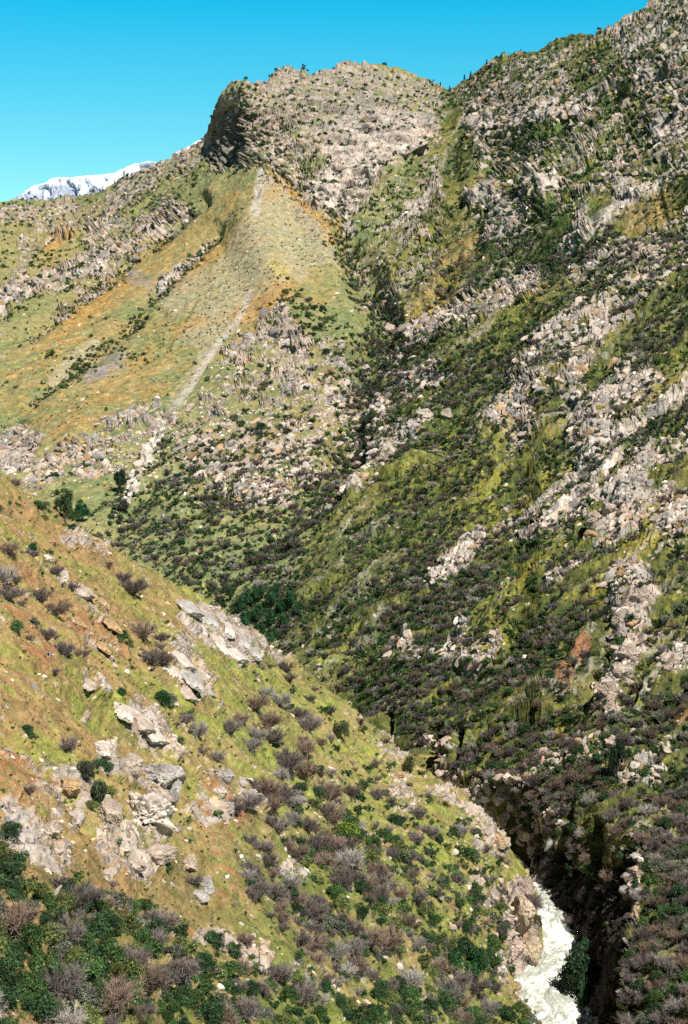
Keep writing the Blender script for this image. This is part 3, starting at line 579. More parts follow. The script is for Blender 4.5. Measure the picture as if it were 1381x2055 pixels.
# ---- the hillside this side of the river
TOP_NEAR = [(-320,800),(-200,870),(0,945),(40,965),(60,975),(110,1020),(150,1050),(200,1085),(240,1110),(290,1140),(330,1160),(390,1190),(430,1225),(480,1265),(540,1305),(580,1325),(640,1375),(700,1410),(740,1465),(790,1510),(830,1550),(870,1570),(930,1600),(980,1640),(1020,1700),(1050,1750),(1070,1785),(1086,1840),(1092,1900),(1110,1920),(1210,1960)]
def build_near():
    pxs = np.arange(-220, 1211, STEP); nr = int(800 / STEP * 1.1)
    PX, PY, D, P = base_grid(near_ctrl, pxs, TOP_NEAR, [(-320,2350),(1300,2350)], nr)
    N = normals(P); x, y, z = P[..., 0], P[..., 1], P[..., 2]
    fx, fy = .8, .6
    s = fx * x + fy * y; U = -.6 * x + .8 * y; V = s * .8 - .9 * z
    rock = ROCK(PX, PY)
    rough = sstep(.5, 1.0, rock)
    wet = sstep(-1, 4, z - river_z(y))
    disp = (noise(U, V * .45, 45, 0, 4.0) * 1.5 + noise(U, V, 9, 1, 4.0) * .35) + noise(U, V, 2.5, 2) * .05
    vs = D / F * STEP
    n1 = noise(U, V * .6, 12, 1); n2 = noise(U, V, 4, 0)
    rm = np.clip(rock * .93 + (n1 * .15 + n2 * .15) * (1.15 - .6 * rock) - .05, 0, 1.2); rk = sstep(.38, .62, rm)
    rot_u, rot_v = U * .9 + V * .35, V * .9 - U * .35
    b1, c1, a1 = blocks(rot_u, rot_v, 4.5, 9, 5); b2, c2, a2 = blocks(rot_u, rot_v, 1.9, 4.2, 6); b3, c3, a3 = blocks(U, V, .8, 1.2, 7)
    sc = np.clip(D / 330, .6, 1.5)
    disp += rk * (b1 * 1.9 * sc + b2 * .75 * sstep(1.5, 4.5, 1.9 / vs) + b3 * .25 * sstep(1.5, 4., .8 / vs) + .5)
    disp *= mix(.3, 1.0, wet)
    edgew = sstep(1085, 1050, PX)
    disp = disp * mix(np.full_like(x, .5), 1.0, edgew)
    Pd = P + N * disp[..., None]; Nd = normals(Pd)
    nA = noise(U, V * .3, 30, 2); nB = noise(U, V * .5, 8, 0); nC = noise(U, V, 2.2, 1)
    col = np.broadcast_to(C(.215,.215,.055), P.shape).astype(np.float32).copy()
    col = lerp(col, G_OLIVE * 1.05, sstep(-.4, 1.1, nA + nB * .5) * .75)
    col = lerp(col, G_LIME * 1.15, sstep(.1, 1.2, -nA + nB * .4) * .6)
    col = lerp(col, C(.06,.13,.022), sstep(.2, 1.0, nB * .8 + nC * .5 - .1) * .7)
    low = sstep(1640, 1780, PY + nA * 40) * sstep(1000, 600, PX)
    col = lerp(col, C(.05,.085,.02), low * .45)
    col = lerp(col, C(.33,.22,.11), sstep(.1, 1.1, noise(U, V * .4, 24, 1) + nC * .35) * .6)
    col = lerp(col, C(.30,.18,.085), np.clip(sstep(600, 150, PX) * (.50 + .34 * nA + .28 * nB), 0, .85))
    col = lerp(col, C(.10,.085,.045), sstep(.5, 1.6, noise(U, V * .6, 15, 2) + .4 * nC) * .5)
    col = lerp(col, C(.34,.22,.10), sstep(.3, .9, ORANGE(PX, PY) + nB * .2 + nC * .1) * .7)
    col = lerp(col, G_RED * 1.05, sstep(.35, .9, RED(PX, PY) + nB * .2 + nC * .12) * .75)
    r = np.broadcast_to(R_PINK, P.shape).astype(np.float32).copy()
    r = lerp(r, R_GREY * 1.2, sstep(-.2, 1.2, noise(U, V, 18, 0)) * .8)
    r = lerp(r, R_WHITE, sstep(.6, 1.0, rock + nB * .12) * .28); r = r * .92
    r = lerp(r, R_OCHRE, sstep(.4, 1.5, noise(U, V, 14, 1) + nC * .2 + sstep(1000, 1050, PX) * .4) * .6)
    r = lerp(r, R_LICHEN_SHADE, sstep(.7, 1.6, nB * .7 + nC * .6 + c2 * .5) * .6)
    r *= (.8 + .4 * a2)[..., None]
    ledge = sstep(.72, .9, Nd[..., 2]) * sstep(-.2, .8, nB)
    rkc = rm * (1 - .5 * ledge)
    A, cc = with_back(Pd, np.concatenate([col, rkc[..., None], r], -1).astype(np.float32), [3, 8, 16, 30, 50], lambda s: s * .95 + .6)
    me = mesh_np('hillside', A.reshape(-1, 3), grid_faces(*A.shape[:2]), M_NEAR, cc[..., :4].reshape(-1, 4), rock=cc[..., 4:].reshape(-1, 3))
    o = link('hillside', me); o['kind'] = 'structure'; o['label'] = 'sunlit grassy hillside with rock slabs falling to the gorge'
    SHEETS['near'] = dict(PX=PX, PY=PY, P=Pd, N=Nd, U=U, V=V, rk=rk, D=D, nB=nB, nA=nA)
build_near()

# ---- the valley floor under everything
def build_ground():
    m, nt, b = new_mat('valley_ground'); rgb = nt.nodes.new('ShaderNodeRGB'); rgb.outputs[0].default_value = (.15, .16, .06, 1)
    c, n = vary(nt, rgb.outputs[0], .02, .6, 1.4); c, n2 = vary(nt, c, .15, .6, 1.4); nt.links.new(c, b.inputs['Base Color']); b.inputs['Roughness'].default_value = .95
    gx, gy = np.meshgrid(np.linspace(-9000, 9000, 181), np.linspace(-600, 22000, 227))
    gz = -246 + noise(gx, gy, 1500, 0, 4.0) * 6
    me = mesh_np('valley_floor', np.stack([gx, gy, gz], -1).reshape(-1, 3), grid_faces(*gx.shape), m)
    o = link('ground', me); o['kind'] = 'structure'; o['label'] = 'valley floor under the mountains'
build_ground()
# ---- the snowy range far behind
def build_snow():
    m, nt, b = new_mat('snow_and_granite')
    a = attr(nt); c, n = vary(nt, a.outputs['Color'], .02, .85, 1.15); nt.links.new(c, b.inputs['Base Color']); b.inputs['Roughness'].default_value = .8
    prof = [(-300,450),(-100,428),(0,409),(20,398),(40,386),(70,369),(95,362),(110,355),(150,351),(190,350),(225,343),(250,335),(275,322),(295,316),(315,319),(330,319),(350,305),(385,287),(420,265),(470,250),(600,300)]
    pxs = np.arange(-260, 560, 1.0); nr = 220
    xs, ys = zip(*prof); YT = np.interp(pxs, xs, ys)
    t = np.linspace(0, 1, nr)[:, None]
    PX = np.repeat(pxs[None], nr, 0); PY = 520 * (1 - t) + (YT[None] + 3) * t
    D = 15500 - (1 - t) * 1500 + 0 * PX
    P = ray(PX, PY) * D[..., None]
    x, z = P[..., 0], P[..., 2]
    k = noise(x + z * .4, z * .45, 900, 0, 4.0); k2 = noise(x, z * .8, 260, 1, 4.0); k3 = noise(x, z, 90, 2, 4.0)
    fade = sstep(1.0, .93, t)
    P[..., 1] += (np.abs(k) * 200 + k2 * 28 + k3 * 7) * fade
    P[..., 2] += k2 * 5 - np.abs(k) * 14 * sstep(.8, 1, t)
    P[-1, :, 2] += k3[-1] * 4
    N = normals(P)
    hgt = (YT[None] + 42 - PY) / 45
    snow = sstep(-.1, .25, hgt - .66 + noise(x, z * .3, 420, 2) * .16 + k2 * .2 + noise(x, z * .5, 120, 0) * .16 + sstep(60, 330, PX) * .42)
    col = np.broadcast_to(C(.30,.33,.42), P.shape).astype(np.float32).copy()  # bluish rock: distance haze is painted into the colour
    col = lerp(col, C(.20,.25,.34), sstep(0, 1.2, k2) * .5)
    col = lerp(col, C(.80,.85,.93), snow)  # snow colour carries the same painted haze
    A, cc = with_back(P, col, [200, 600, 1200], lambda s: s * .6)
    me = mesh_np('snow_range', A.reshape(-1, 3), grid_faces(*A.shape[:2]), m, cc.reshape(-1, 3))
    o = link('snow_mountains', me); o['kind'] = 'structure'; o['label'] = 'distant mountain range streaked with snow'
build_snow()

# ---- the river
def build_river():
    m, nt, b = new_mat('white_water')
    a = attr(nt); c, n = vary(nt, a.outputs['Color'], .5, .95, 1.05); nt.links.new(c, b.inputs['Base Color']); b.inputs['Roughness'].default_value = .35
    bp = nt.nodes.new('ShaderNodeBump'); bp.inputs['Strength'].default_value = .5; bp.inputs['Distance'].default_value = .3
    nt.links.new(n.outputs['Fac'], bp.inputs['Height']); nt.links.new(bp.outputs[0], b.inputs['Normal'])
    rows = [(1000,1250,2300),(1000,1235,2150),(1015,1222,2049),(1010,1208,1990),(1030,1196,1945),(1045,1178,1902),(1040,1156,1867),(1035,1130,1831),(1030,1106,1795),(1025,1085,1762)]
    Lp = np.array([ray(l, yy) * water_d(l, yy) for l, r, yy in rows]); Rp = np.array([ray(r, yy) * water_d(r, yy) for l, r, yy in rows])
    tail = [((46,560),(64,575)),((15,640),(38,650)),((-20,735),(0,745))]
    Lp = np.vstack([Lp, [[a0[0], a0[1], river_z(a0[1]) - 9] for a0, _ in tail]]); Rp = np.vstack([Rp, [[b0[0], b0[1], river_z(b0[1]) - 9] for _, b0 in tail]])
    n = 900; s = np.linspace(0, 1, len(Lp)); q = np.linspace(0, 1, n) ** 1.15
    L_ = np.stack([np.interp(q, s, Lp[:, i]) for i in range(3)], -1); R2 = np.stack([np.interp(q, s, Rp[:, i]) for i in range(3)], -1)
    w = 110; t = np.linspace(0, 1, w)[None, :, None]
    P = L_[:, None] * (1 - t) + R2[:, None] * t
    x, y = P[..., 0], P[..., 1]
    al = np.cumsum(np.r_[0, np.linalg.norm(np.diff(P[:, w // 2], axis=0), axis=1)])[:, None] + 0 * x; ac = t[..., 0] * np.linalg.norm(P[:, -1] - P[:, 0], axis=1)[:, None]
    bend = noise(al, ac, 30, 1, 4.0) * 3
    k = noise(ac + bend, al * .40, 12, 0); k2 = noise(ac + bend, al * .5, 4, 1); k3 = noise(ac, al * .8, 1.6, 2)
    hump = noise(ac, al, 9, 2, 4.0)
    P[..., 2] += np.abs(k) * .30 + hump * .35 + k2 * .10
    foam = sstep(-.9, .7, k * .8 + k2 * .6 + .3 * k3)
    col = lerp(np.broadcast_to(C(.30,.32,.27), P.shape).astype(np.float32), C(.68,.675,.635), foam)
    col = lerp(col, C(.42,.43,.385), sstep(.55, 1.5, noise(ac + bend, al * .16, 3.2, 1) + .3 * k3) * .55)
    me = mesh_np('river', P.reshape(-1, 3), grid_faces(n, w), m, col.reshape(-1, 3))
    o = link('river', me); o['kind'] = 'structure'; o['label'] = 'white rapids at the bottom of the gorge'
build_river()

# ------------------------------------------------------------------ what can be seen: a coarse depth buffer of the landforms
ZS = 3.0; ZW, ZH = int(1381 / ZS) + 1, int(2055 / ZS) + 1
ZB = np.full((ZH, ZW), 1e9)
for S in SHEETS.values():
    qx, qy, qd = project(S['P']); S['qx'], S['qy'], S['qd'] = qx, qy, qd
    m = (qx > 0) & (qx < 1381) & (qy > 0) & (qy < 2055)
    np.minimum.at(ZB, ((qy[m] / ZS).astype(int), (qx[m] / ZS).astype(int)), qd[m])
def in_view(px, py, d, tol=1.04):
    i = np.clip((px / ZS).astype(int), 0, ZW - 1); j = np.clip((py / ZS).astype(int), 0, ZH - 1)
    return (px > -20) & (px < 1401) & (py > 0) & (py < 2075) & (d < ZB[j, i] * tol)
def hit(px, py, which='near'):
    S = SHEETS[which]; e = (S['qx'] - px) ** 2 + (S['qy'] - py) ** 2
    k = np.unravel_index(np.argmin(e + S['qd'] * 1e-3), e.shape)
    return S['P'][k], S['qd'][k]

# ------------------------------------------------------------------ plants and rocks: the shapes
def leaf_crown(n, seed, leaf=.16, lobes=11, squash=.8):
    """many small leaf faces round uneven lobes of a dome, radius about 1 (width 2), standing on z = 0"""
    r = np.random.default_rng(seed)
    az = r.uniform(0, 2 * np.pi, lobes); el = r.uniform(.05, 1.0, lobes); rad = r.uniform(.25, .72, lobes)
    rad = rad * 1.12
    c = np.stack([np.cos(az) * rad * np.sqrt(1 - el * .6), np.sin(az) * rad * np.sqrt(1 - el * .6) * .9, .2 + el * .62], -1)
    s = r.uniform(.16, .42, lobes)
    k = r.integers(0, lobes, n)
    d = r.standard_normal((n, 3)); d /= np.linalg.norm(d, axis=1, keepdims=True); d[:, 2] = np.where(d[:, 2] < -.35, -d[:, 2], d[:, 2])
    p = c[k] + d * (s[k] * r.uniform(.55, 1.08, n))[:, None]
    p[:, 2] = np.maximum(p[:, 2] * squash, .02)
    nn = d + r.standard_normal((n, 3)) * .65; nn /= np.linalg.norm(nn, axis=1, keepdims=True)
    a = np.cross(nn, r.standard_normal((n, 3))); a /= np.linalg.norm(a, axis=1, keepdims=True); b = np.cross(nn, a)
    sz = leaf * r.uniform(.55, 1.3, n)[:, None]
    V = np.stack([p - a * sz * .6, p - b * sz * .35 + nn * sz * .1, p + a * sz * .6, p + b * sz * .35 + nn * sz * .1], 1).reshape(-1, 3)
    tone = r.uniform(.62, 1.45, lobes)[k] * np.exp(r.normal(0, .38, n))
    return V, np.arange(n * 4).reshape(n, 4), np.repeat(tone, 4)
def twig_crown(n, seed, wid=.035, stems=9, squash=.85):
    """leafless shrub: stems that fan out from the root and split into fine twigs"""
    r = np.random.default_rng(seed); V, tone = [], []
    def blade(p, q, w0, w1, t):
        ax = q - p; side = np.cross(ax, r.standard_normal(3)); side /= np.linalg.norm(side) + 1e-9
        V.extend([p - side * w0, p + side * w0, q + side * w1, q - side * w1]); tone.extend([t] * 4)
    tips = []
    for _ in range(stems):
        az = r.uniform(0, 2 * np.pi); lean = r.uniform(.1, .95)
        q = np.array([np.cos(az) * lean * .6, np.sin(az) * lean * .6, r.uniform(.35, .6)]); p = np.array([np.cos(az) * .06, np.sin(az) * .06, 0.])
        blade(p, q, wid * 1.5, wid, .75); tips.append((p, q))
        for _ in range(3):
            q2 = q + np.array([np.cos(az) * .25, np.sin(az) * .25, .22]) + r.standard_normal(3) * .16; q2[2] = max(q2[2], .1)
            blade(q, q2, wid, wid * .7, .85); tips.append((q, q2))
    left = max(n - len(V) // 4, 10)
    for _ in range(left):
        p, q = tips[r.integers(len(tips))]; t = r.uniform(.35, 1.0); s = p + (q - p) * t
        d = (q - p) / np.linalg.norm(q - p) + r.standard_normal(3) * .6; d[2] += .25; d /= np.linalg.norm(d)
        e = s + d * r.uniform(.16, .42); e[2] = max(e[2], .03)
        blade(s, e, wid * .55, wid * .25, r.uniform(.8, 1.35))
    V = np.array(V); V[:, 2] *= squash
    return V, np.arange(len(V)).reshape(-1, 4), np.array(tone)
def ico(sub):
    import bmesh
    bm = bmesh.new(); bmesh.ops.create_icosphere(bm, subdivisions=sub, radius=1.0)
    bm.verts.ensure_lookup_table()
    V = np.array([v.co[:] for v in bm.verts]); Fc = np.array([[v.index for v in f.verts] for f in bm.faces]); bm.free()
    return V, Fc
ICO = {k: ico(k) for k in (1, 2, 4, 5)}
def rock_shape(sub, seed, planes=13, flat=.75, rough=.05, carve=None, near=.52):
    """a boulder: a ball cut by random planes, joints and worn edges"""
    r = np.random.default_rng(seed); V, Fc = ICO[sub]
    nrm = r.standard_normal((planes, 3)); nrm /= np.linalg.norm(nrm, axis=1, keepdims=True); off = r.uniform(near, 1.0, planes)
    dots = np.maximum(V @ nrm.T, 1e-3); rad = np.min(off / dots, axis=1); rad = np.minimum(rad, 1.15)
    P = V * rad[:, None]
    if rough:
        u = P[:, 0] + P[:, 1] * .6 + seed * 3.1; v = P[:, 2] + P[:, 1] * .7
        P = P + V * (noise(u, v, .9, seed % 3) * rough + noise(u, v, .25, (seed + 1) % 3) * rough * .5 - np.exp(-(noise(u * 1.0, v * .4, .8, 2) / .06) ** 2) * rough * 1.4)[:, None]
    for cdir, depth, width in (carve or []):
        cd = np.array(cdir, float); cd /= np.linalg.norm(cd); ang = np.arccos(np.clip(V @ cd, -1, 1))
        P = P * (1 - depth * sstep(width, width * .35, ang))[:, None]
    P[:, 2] *= flat
    tone = 1 + .0 * P[:, 0]
    return P, Fc, tone

def object_tint(name, rough=.9, translucent=0.0, var=(.75, 1.25), scale=6.0, bump=0.0, cracks=False):
    m, nt, b = new_mat(name)
    a = attr(nt); oi = nt.nodes.new('ShaderNodeObjectInfo')
    mx = nt.nodes.new('ShaderNodeMix'); mx.data_type = 'RGBA'; mx.blend_type = 'MULTIPLY'; mx.inputs[0].default_value = 1
    nt.links.new(a.outputs['Color'], mx.inputs[6]); nt.links.new(oi.outputs['Color'], mx.inputs[7])
    c, n = vary(nt, mx.outputs[2], scale, *var)
    if cracks:
        c, n2 = vary(nt, c, scale * .22, .75, 1.2); c, n3 = vary(nt, c, scale * 5, .8, 1.18)
    nt.links.new(c, b.inputs['Base Color']); b.inputs['Roughness'].default_value = rough; b.inputs['Specular IOR Level'].default_value = .15
    if bump:
        bp = nt.nodes.new('ShaderNodeBump'); bp.inputs['Strength'].default_value = .8; bp.inputs['Distance'].default_value = bump
        nt.links.new(n.outputs['Fac'], bp.inputs['Height']); nt.links.new(bp.outputs[0], b.inputs['Normal'])
    return m
M_LEAF = object_tint('shrub_leaves', .7); M_TWIG = object_tint('bare_twigs', .9); M_ROCK = object_tint('weathered_granite', .95, scale=2.2, bump=.12, cracks=True)
M_BARK = object_tint('bark', .95)

TPL = {}
LOD = [('big', 45), ('mid', 22), ('small', 10), ('dot', 0)]
for v in range(5):
    TPL['leaf', 'big', v] = leaf_crown(2600, 100 + v, .085, 16); TPL['leaf', 'mid', v] = leaf_crown(700, 200 + v, .15, 12)
    TPL['leaf', 'small', v] = leaf_crown(150, 300 + v, .27, 8); TPL['leaf', 'dot', v] = leaf_crown(34, 400 + v, .5, 5)
    TPL['twig', 'big', v] = twig_crown(2800, 500 + v, .018, 22); TPL['twig', 'mid', v] = twig_crown(700, 600 + v, .036, 14)
    TPL['twig', 'small', v] = twig_crown(120, 700 + v, .10, 7); TPL['twig', 'dot', v] = twig_crown(40, 800 + v, .2, 4)
    TPL['rock', 'big', v] = rock_shape(4, 900 + v, 14, .8, .05); TPL['rock', 'mid', v] = rock_shape(4, 910 + v, 11, .75, .04)
    TPL['rock', 'small', v] = rock_shape(2, 920 + v, 7, .8, .0, near=.36); TPL['rock', 'dot', v] = rock_shape(1, 930 + v, 6, .85, .0, near=.34)
MATS = {'leaf': M_LEAF, 'twig': M_TWIG, 'rock': M_ROCK, 'tuft': M_LEAF}
for v in range(5): TPL['tuft', 'small', v] = TPL['tuft', 'mid', v] = TPL['tuft', 'big', v] = TPL['tuft', 'dot', v] = leaf_crown(26, 450 + v, .5, 6)
MESHES = {}
def tpl_mesh(kind, lod, v, name):
    key = (kind, lod, v)
    if key not in MESHES:
        V, Fc, t = TPL[key]; MESHES[key] = mesh_np(name, V, Fc, MATS[kind], np.repeat(t[:, None], 3, 1), smooth=False)
    return MESHES[key]
def lod_of(px, kind='leaf'):
    if kind == 'rock': px *= .7
    return next(n for n, lim in LOD if px >= lim)

# ------------------------------------------------------------------ where they stand
LIST = {'leaf': [], 'twig': [], 'rock': []}
def scatter(kind, S, weight, n, size, tint, mindist=.45, hmul=(.8, 1.15), stretch=0.0, tag=''):
    """n tries over the landform; weight picks where; size(px,py,d,u) gives the width in metres"""
    S = SHEETS[S]; w = np.maximum(weight, 0).ravel().astype(np.float64); w /= w.sum()
    idx = rng.choice(w.size, n, p=w); P = S['P'].reshape(-1, 3)[idx]; px, py, d = S['qx'].ravel()[idx], S['qy'].ravel()[idx], S['qd'].ravel()[idx]
    ok = in_view(px, py, d) | ((px < -20) & (px > -160) | (px > 1401) & (px < 1500)) & (py < 2100)
    P, px, py, d, idx = P[ok], px[ok], py[ok], d[ok], idx[ok]
    wd = size(px, py, d, rng.random(len(px))); pw = wd / d * F
    cells = {}
    for i in np.argsort(-pw):
        r_ = pw[i] * mindist; g = 12.0; ci, cj = int(px[i] // g), int(py[i] // g); R = int(r_ // g) + 1; bad = False
        for a_ in range(ci - R, ci + R + 1):
            for b_ in range(cj - R, cj + R + 1):
                for (x_, y_, q_) in cells.get((a_, b_), ()):
                    if (x_ - px[i]) ** 2 + (y_ - py[i]) ** 2 < (min(r_, q_) + .3 * max(r_, q_)) ** 2: bad = True; break
                if bad: break
            if bad: break
        if bad: continue
        cells.setdefault((ci, cj), []).append((px[i], py[i], r_))
        c, cname = tint(px[i], py[i], d[i], rng.random())
        LIST[kind].append(dict(p=P[i], px=px[i], py=py[i], d=d[i], w=wd[i], pw=pw[i], h=rng.uniform(*hmul), rz=rng.uniform(0, 6.28), v=int(rng.integers(5)), c=c * rng.uniform(.75, 1.3), cname=cname, sx=1 + stretch * rng.random(), vis=bool(in_view(px[i:i+1], py[i:i+1], d[i:i+1])[0])))

def cover_tint(px, py, d, u):
    return (C(.035,.062,.022) if u < .4 else C(.075,.085,.03) if u < .65 else C(.13,.115,.05) if u < .82 else C(.10,.08,.07)), 'green'
def leaf_tint(px, py, d, u):
    if d < 420: u = u ** .80
    if u < .45: return C(.026, .056, .022), 'dark green'
    if u < .75: return C(.042, .082, .024), 'green'
    if u < .90: return C(.085, .105, .034), 'olive green'
    return C(.085, .095, .068), 'grey green'
def twig_tint(px, py, d, u):
    if u < .62: return C(.165, .135, .125) * (.72 if d > 520 and py > 600 else 1), 'grey'
    if u < .85: return C(.20, .145, .115) * (.72 if d > 520 and py > 600 else 1), 'brownish grey'
    return C(.29, .26, .235), 'pale grey'
def rock_tint(px, py, d, u):
    if u < .55: return R_PINK * 1.0, 'pale pink'
    if u < .80: return R_WHITE, 'whitish'
    if u < .92: return R_GREY, 'grey'
    return R_OCHRE, 'ochre'
S = SHEETS['main']; n_c = .9 * S['diag'] + .5 * noise(S['U'], S['V'] * .6, 16, 0); n_d = noise(S['U'], S['V'] * .3, 45, 2)
rkm = 1 - .42 * S['rk']
gap = np.clip(S['PY'] / 2055, 0, 1)
gl = sstep(.7, -.5, S['relief']) * (1 - np.maximum(CHUTE(S['PX'], S['PY']), .85 * PATHS(S['PX'], S['PY']))) + 1e-6
wb = S['bush'] ** 1.4 * sstep(-.7, .7, n_c) * rkm * (.07 + gl) * np.clip(S['qd'] / 1000, .8, 1.5)
wt_ = S['bare'] ** 1.3 * sstep(-.6, .5, -.6 * n_c + .8 * n_d) * rkm * (.07 + gl)
msize = lambda px, py, d, u: (2.4 + 6.8 * u ** 1.7) * np.clip(d / 1100, .85, 1.6)
scatter('leaf', 'main', wb, 26000, msize, leaf_tint, .42)
scatter('twig', 'main', wt_, 14000, msize, twig_tint, .42)
rav = Paint(); rav.stroke(44, [(690,470),(725,560),(768,630),(738,720),(706,800),(696,930)], 1, .8).stroke(30, [(690,950),(560,1075),(440,1165)], .8, .8).stroke(20, [(705,780),(703,900)], 1, .8)
scatter('leaf', 'main', rav(S['PX'], S['PY']), 700, lambda px, py, d, u: 4 + 7 * u, leaf_tint, .4); scatter('twig', 'main', rav(S['PX'], S['PY']), 700, lambda px, py, d, u: 4 + 8 * u, twig_tint, .4)
lines = Paint()
for w_, pts in [(22,[(470,440),(400,500),(330,570),(250,655)]),(14,[(260,640),(190,700),(120,760),(60,800)]),(20,[(380,420),(290,490),(200,560),(120,630),(60,670)]),(16,[(300,440),(230,500),(120,570)]),(16,[(230,700),(300,720)]),(30,[(1381,345),(1290,415),(1180,480),(1090,525),(1000,565)]),(24,[(1240,190),(1140,255),(1050,305),(960,370)]),(26,[(1381,640),(1270,700)]),(20,[(1130,680),(1030,740),(930,790),(860,830)]),(24,[(1080,640),(980,690),(880,750)]),
                (24,[(1381,800),(1240,890),(1130,970)]),(20,[(1060,860),(960,930),(860,1010)]),(30,[(1000,880),(920,930)])]: lines.stroke(w_, pts, 1, .7)
scatter('leaf', 'main', lines(S['PX'], S['PY']), 1500, lambda px, py, d, u: 2.5 + 5 * u ** 1.5, leaf_tint, .4); scatter('twig', 'main', lines(S['PX'], S['PY']), 500, lambda px, py, d, u: 3 + 5 * u ** 1.5, twig_tint, .4)
scatter('leaf', 'main', S['right'] * (S['PY'] > 200) * (1 - .75 * S['rk']) * (1 - S['gw']) + .10 * (1 - S['rk']), 24000, lambda px, py, d, u: (.8 + 1.5 * u) * np.clip(d / 800, .8, 2.2), cover_tint, .55, (.5, .9))
# tiny dark dots on the gravel fan and sparse shrubs over the open grass
dots = Paint(); dots.poly([(520,440),(580,590),(480,640),(420,720),(330,690),(400,580),(430,520)], 1, 30); dots.poly([(545,370),(640,440),(690,520),(620,560),(560,520),(520,440)], 1, 20)
scatter('leaf', 'main', dots(S['PX'], S['PY']) * sstep(-1.2, .8, noise(S['U'], S['V'], 40, 1)), 800, lambda px, py, d, u: 1.5 + 3.2 * u ** 3, leaf_tint, .5)
scl = noise(S['U'], S['V'] * .6, 120, 0)
open_g = sstep(.2, 1.0, scl) * ((S['PX'] < 760) & (S['PY'] < 1000))
scatter('leaf', 'main', open_g * .5 * (1 - .6 * S['rk']) * sstep(.1, .8, n_c), 420, lambda px, py, d, u: 2.5 + 7 * u ** 3, leaf_tint, .8)
lower = Paint(); lower.poly([(330,880),(600,860),(700,900),(560,1280),(400,1200),(220,1090),(200,1000)], 1, 25)
scatter('leaf', 'main', lower(S['PX'], S['PY']), 420, lambda px, py, d, u: 3 + 6 * u ** 1.5, leaf_tint, .7)
scatter('twig', 'main', lower(S['PX'], S['PY']), 320, lambda px, py, d, u: 4 + 6.5 * u ** 1.5, twig_tint, .7)
# boulders lying about
stones_w = sstep(.15, .6, ROCK(S['PX'], S['PY'])) * sstep(-.5, .8, S['nB']) + .05
def block_tint(px, py, d, u):
    k_ = .78 if d > 1350 else 1.0
    return k_ * (R_PINK * .85 if u < .5 else R_WHITE * .9 if u < .62 else R_GREY * .85 if u < .88 else R_OCHRE * .8), 'pale'
blk_w = sstep(.45, .8, S['rk']) * (1 - S['gw']) * (S['PY'] > 110) * np.where((S['PX'] < 905) & (S['PY'] < 480) & (S['PX'] > 405), .06, 1) * np.where(S['qd'] > 1350, .5, 1) * (1 - CHUTE(S['PX'], S['PY'])) * (1 - PATHS(S['PX'], S['PY']))
scatter('rock', 'main', blk_w, 14000, lambda px, py, d, u: (1.6 + 7.5 * u ** 2.6) * np.clip(d / 1300, .55, 1.7), block_tint, .36, (.55, 1.25), .8)
knob = Paint(); knob.poly([(330,880),(430,750),(580,640),(700,700),(700,900),(520,1010),(250,960),(70,960),(250,850)], 1, 25)
scatter('rock', 'main', stones_w * (1 - S['gw']) * (S['PY'] > 420), 5200, lambda px, py, d, u: (.9 + 3.6 * u ** 3) * np.clip(d / 1000, .6, 1.5), rock_tint, .6, (.6, 1.0), .6)
scatter('rock', 'main', knob(S['PX'], S['PY']) * (1 - CHUTE(S['PX'], S['PY'])), 2600, lambda px, py, d, u: 1.4 + 3.4 * u ** 3, rock_tint, .6, (.6, 1.0), .6)
S = SHEETS['near']; n_c = noise(S['U'] + 30, S['V'] * .4, 22, 1)
nb, nr_ = NBUSH(S['PX'], S['PY']), NBARE(S['PX'], S['PY'])
wb = nb ** 1.4 * sstep(-1.6, .3, n_c) * (1 - .7 * S['rk']) + .004
wt_ = nr_ ** 1.5 * sstep(-.7, .5, -n_c) * (1 - .6 * S['rk']) + .0015
area = 1.0
nsize = lambda px, py, d, u: (1.1 + 5.2 * u ** 1.4) * np.clip(d / 300, .75, 1.3)
scatter('leaf', 'near', wb, 5200, nsize, leaf_tint, .27)
low_l = sstep(1700, 1850, S['PY']) * sstep(700, 500, S['PX'])
scatter('twig', 'near', low_l, 130, lambda px, py, d, u: (1.5 + 4.0 * u ** 1.3), twig_tint, .3)
scatter('twig', 'near', wt_, 620, lambda px, py, d, u: (1.2 + 6.4 * u ** 1.5) * np.clip(d / 300, .75, 1.3), twig_tint, .36)
scatter('leaf', 'near', 1 - .6 * S['rk'], 3200, lambda px, py, d, u: (.5 + 1.3 * u ** 3) * np.clip(d / 300, .6, 1.5), lambda px, py, d, u: (C(.045,.105,.022) if u < .5 else C(.03,.06,.02), 'bright green' if u < .5 else 'dark green'), .8)
scatter('rock', 'near', sstep(.15, .6, ROCK(S['PX'], S['PY'])) * sstep(-.5, .8, S['nB']) + .09, 4200, lambda px, py, d, u: (.30 + 1.9 * u ** 5) * np.clip(d / 300, .6, 1.4), rock_tint, .6, (.6, 1.0), .6)

mid_w = Paint(); mid_w.poly([(560,1330),(700,1420),(900,1600),(1030,1760),(1060,1960),(900,1990),(700,1800),(600,1600)], 1, 40)
mw = mid_w(S['PX'], S['PY']) * (1 - .7 * S['rk']) * sstep(-.8, .6, noise(S['U'], S['V'] * .5, 18, 2))
scatter('leaf', 'near', mw, 420, lambda px, py, d, u: 1.2 + 4.2 * u ** 1.8, leaf_tint, .5); scatter('twig', 'near', mw, 260, lambda px, py, d, u: 1.6 + 4.6 * u ** 1.5, twig_tint, .5)
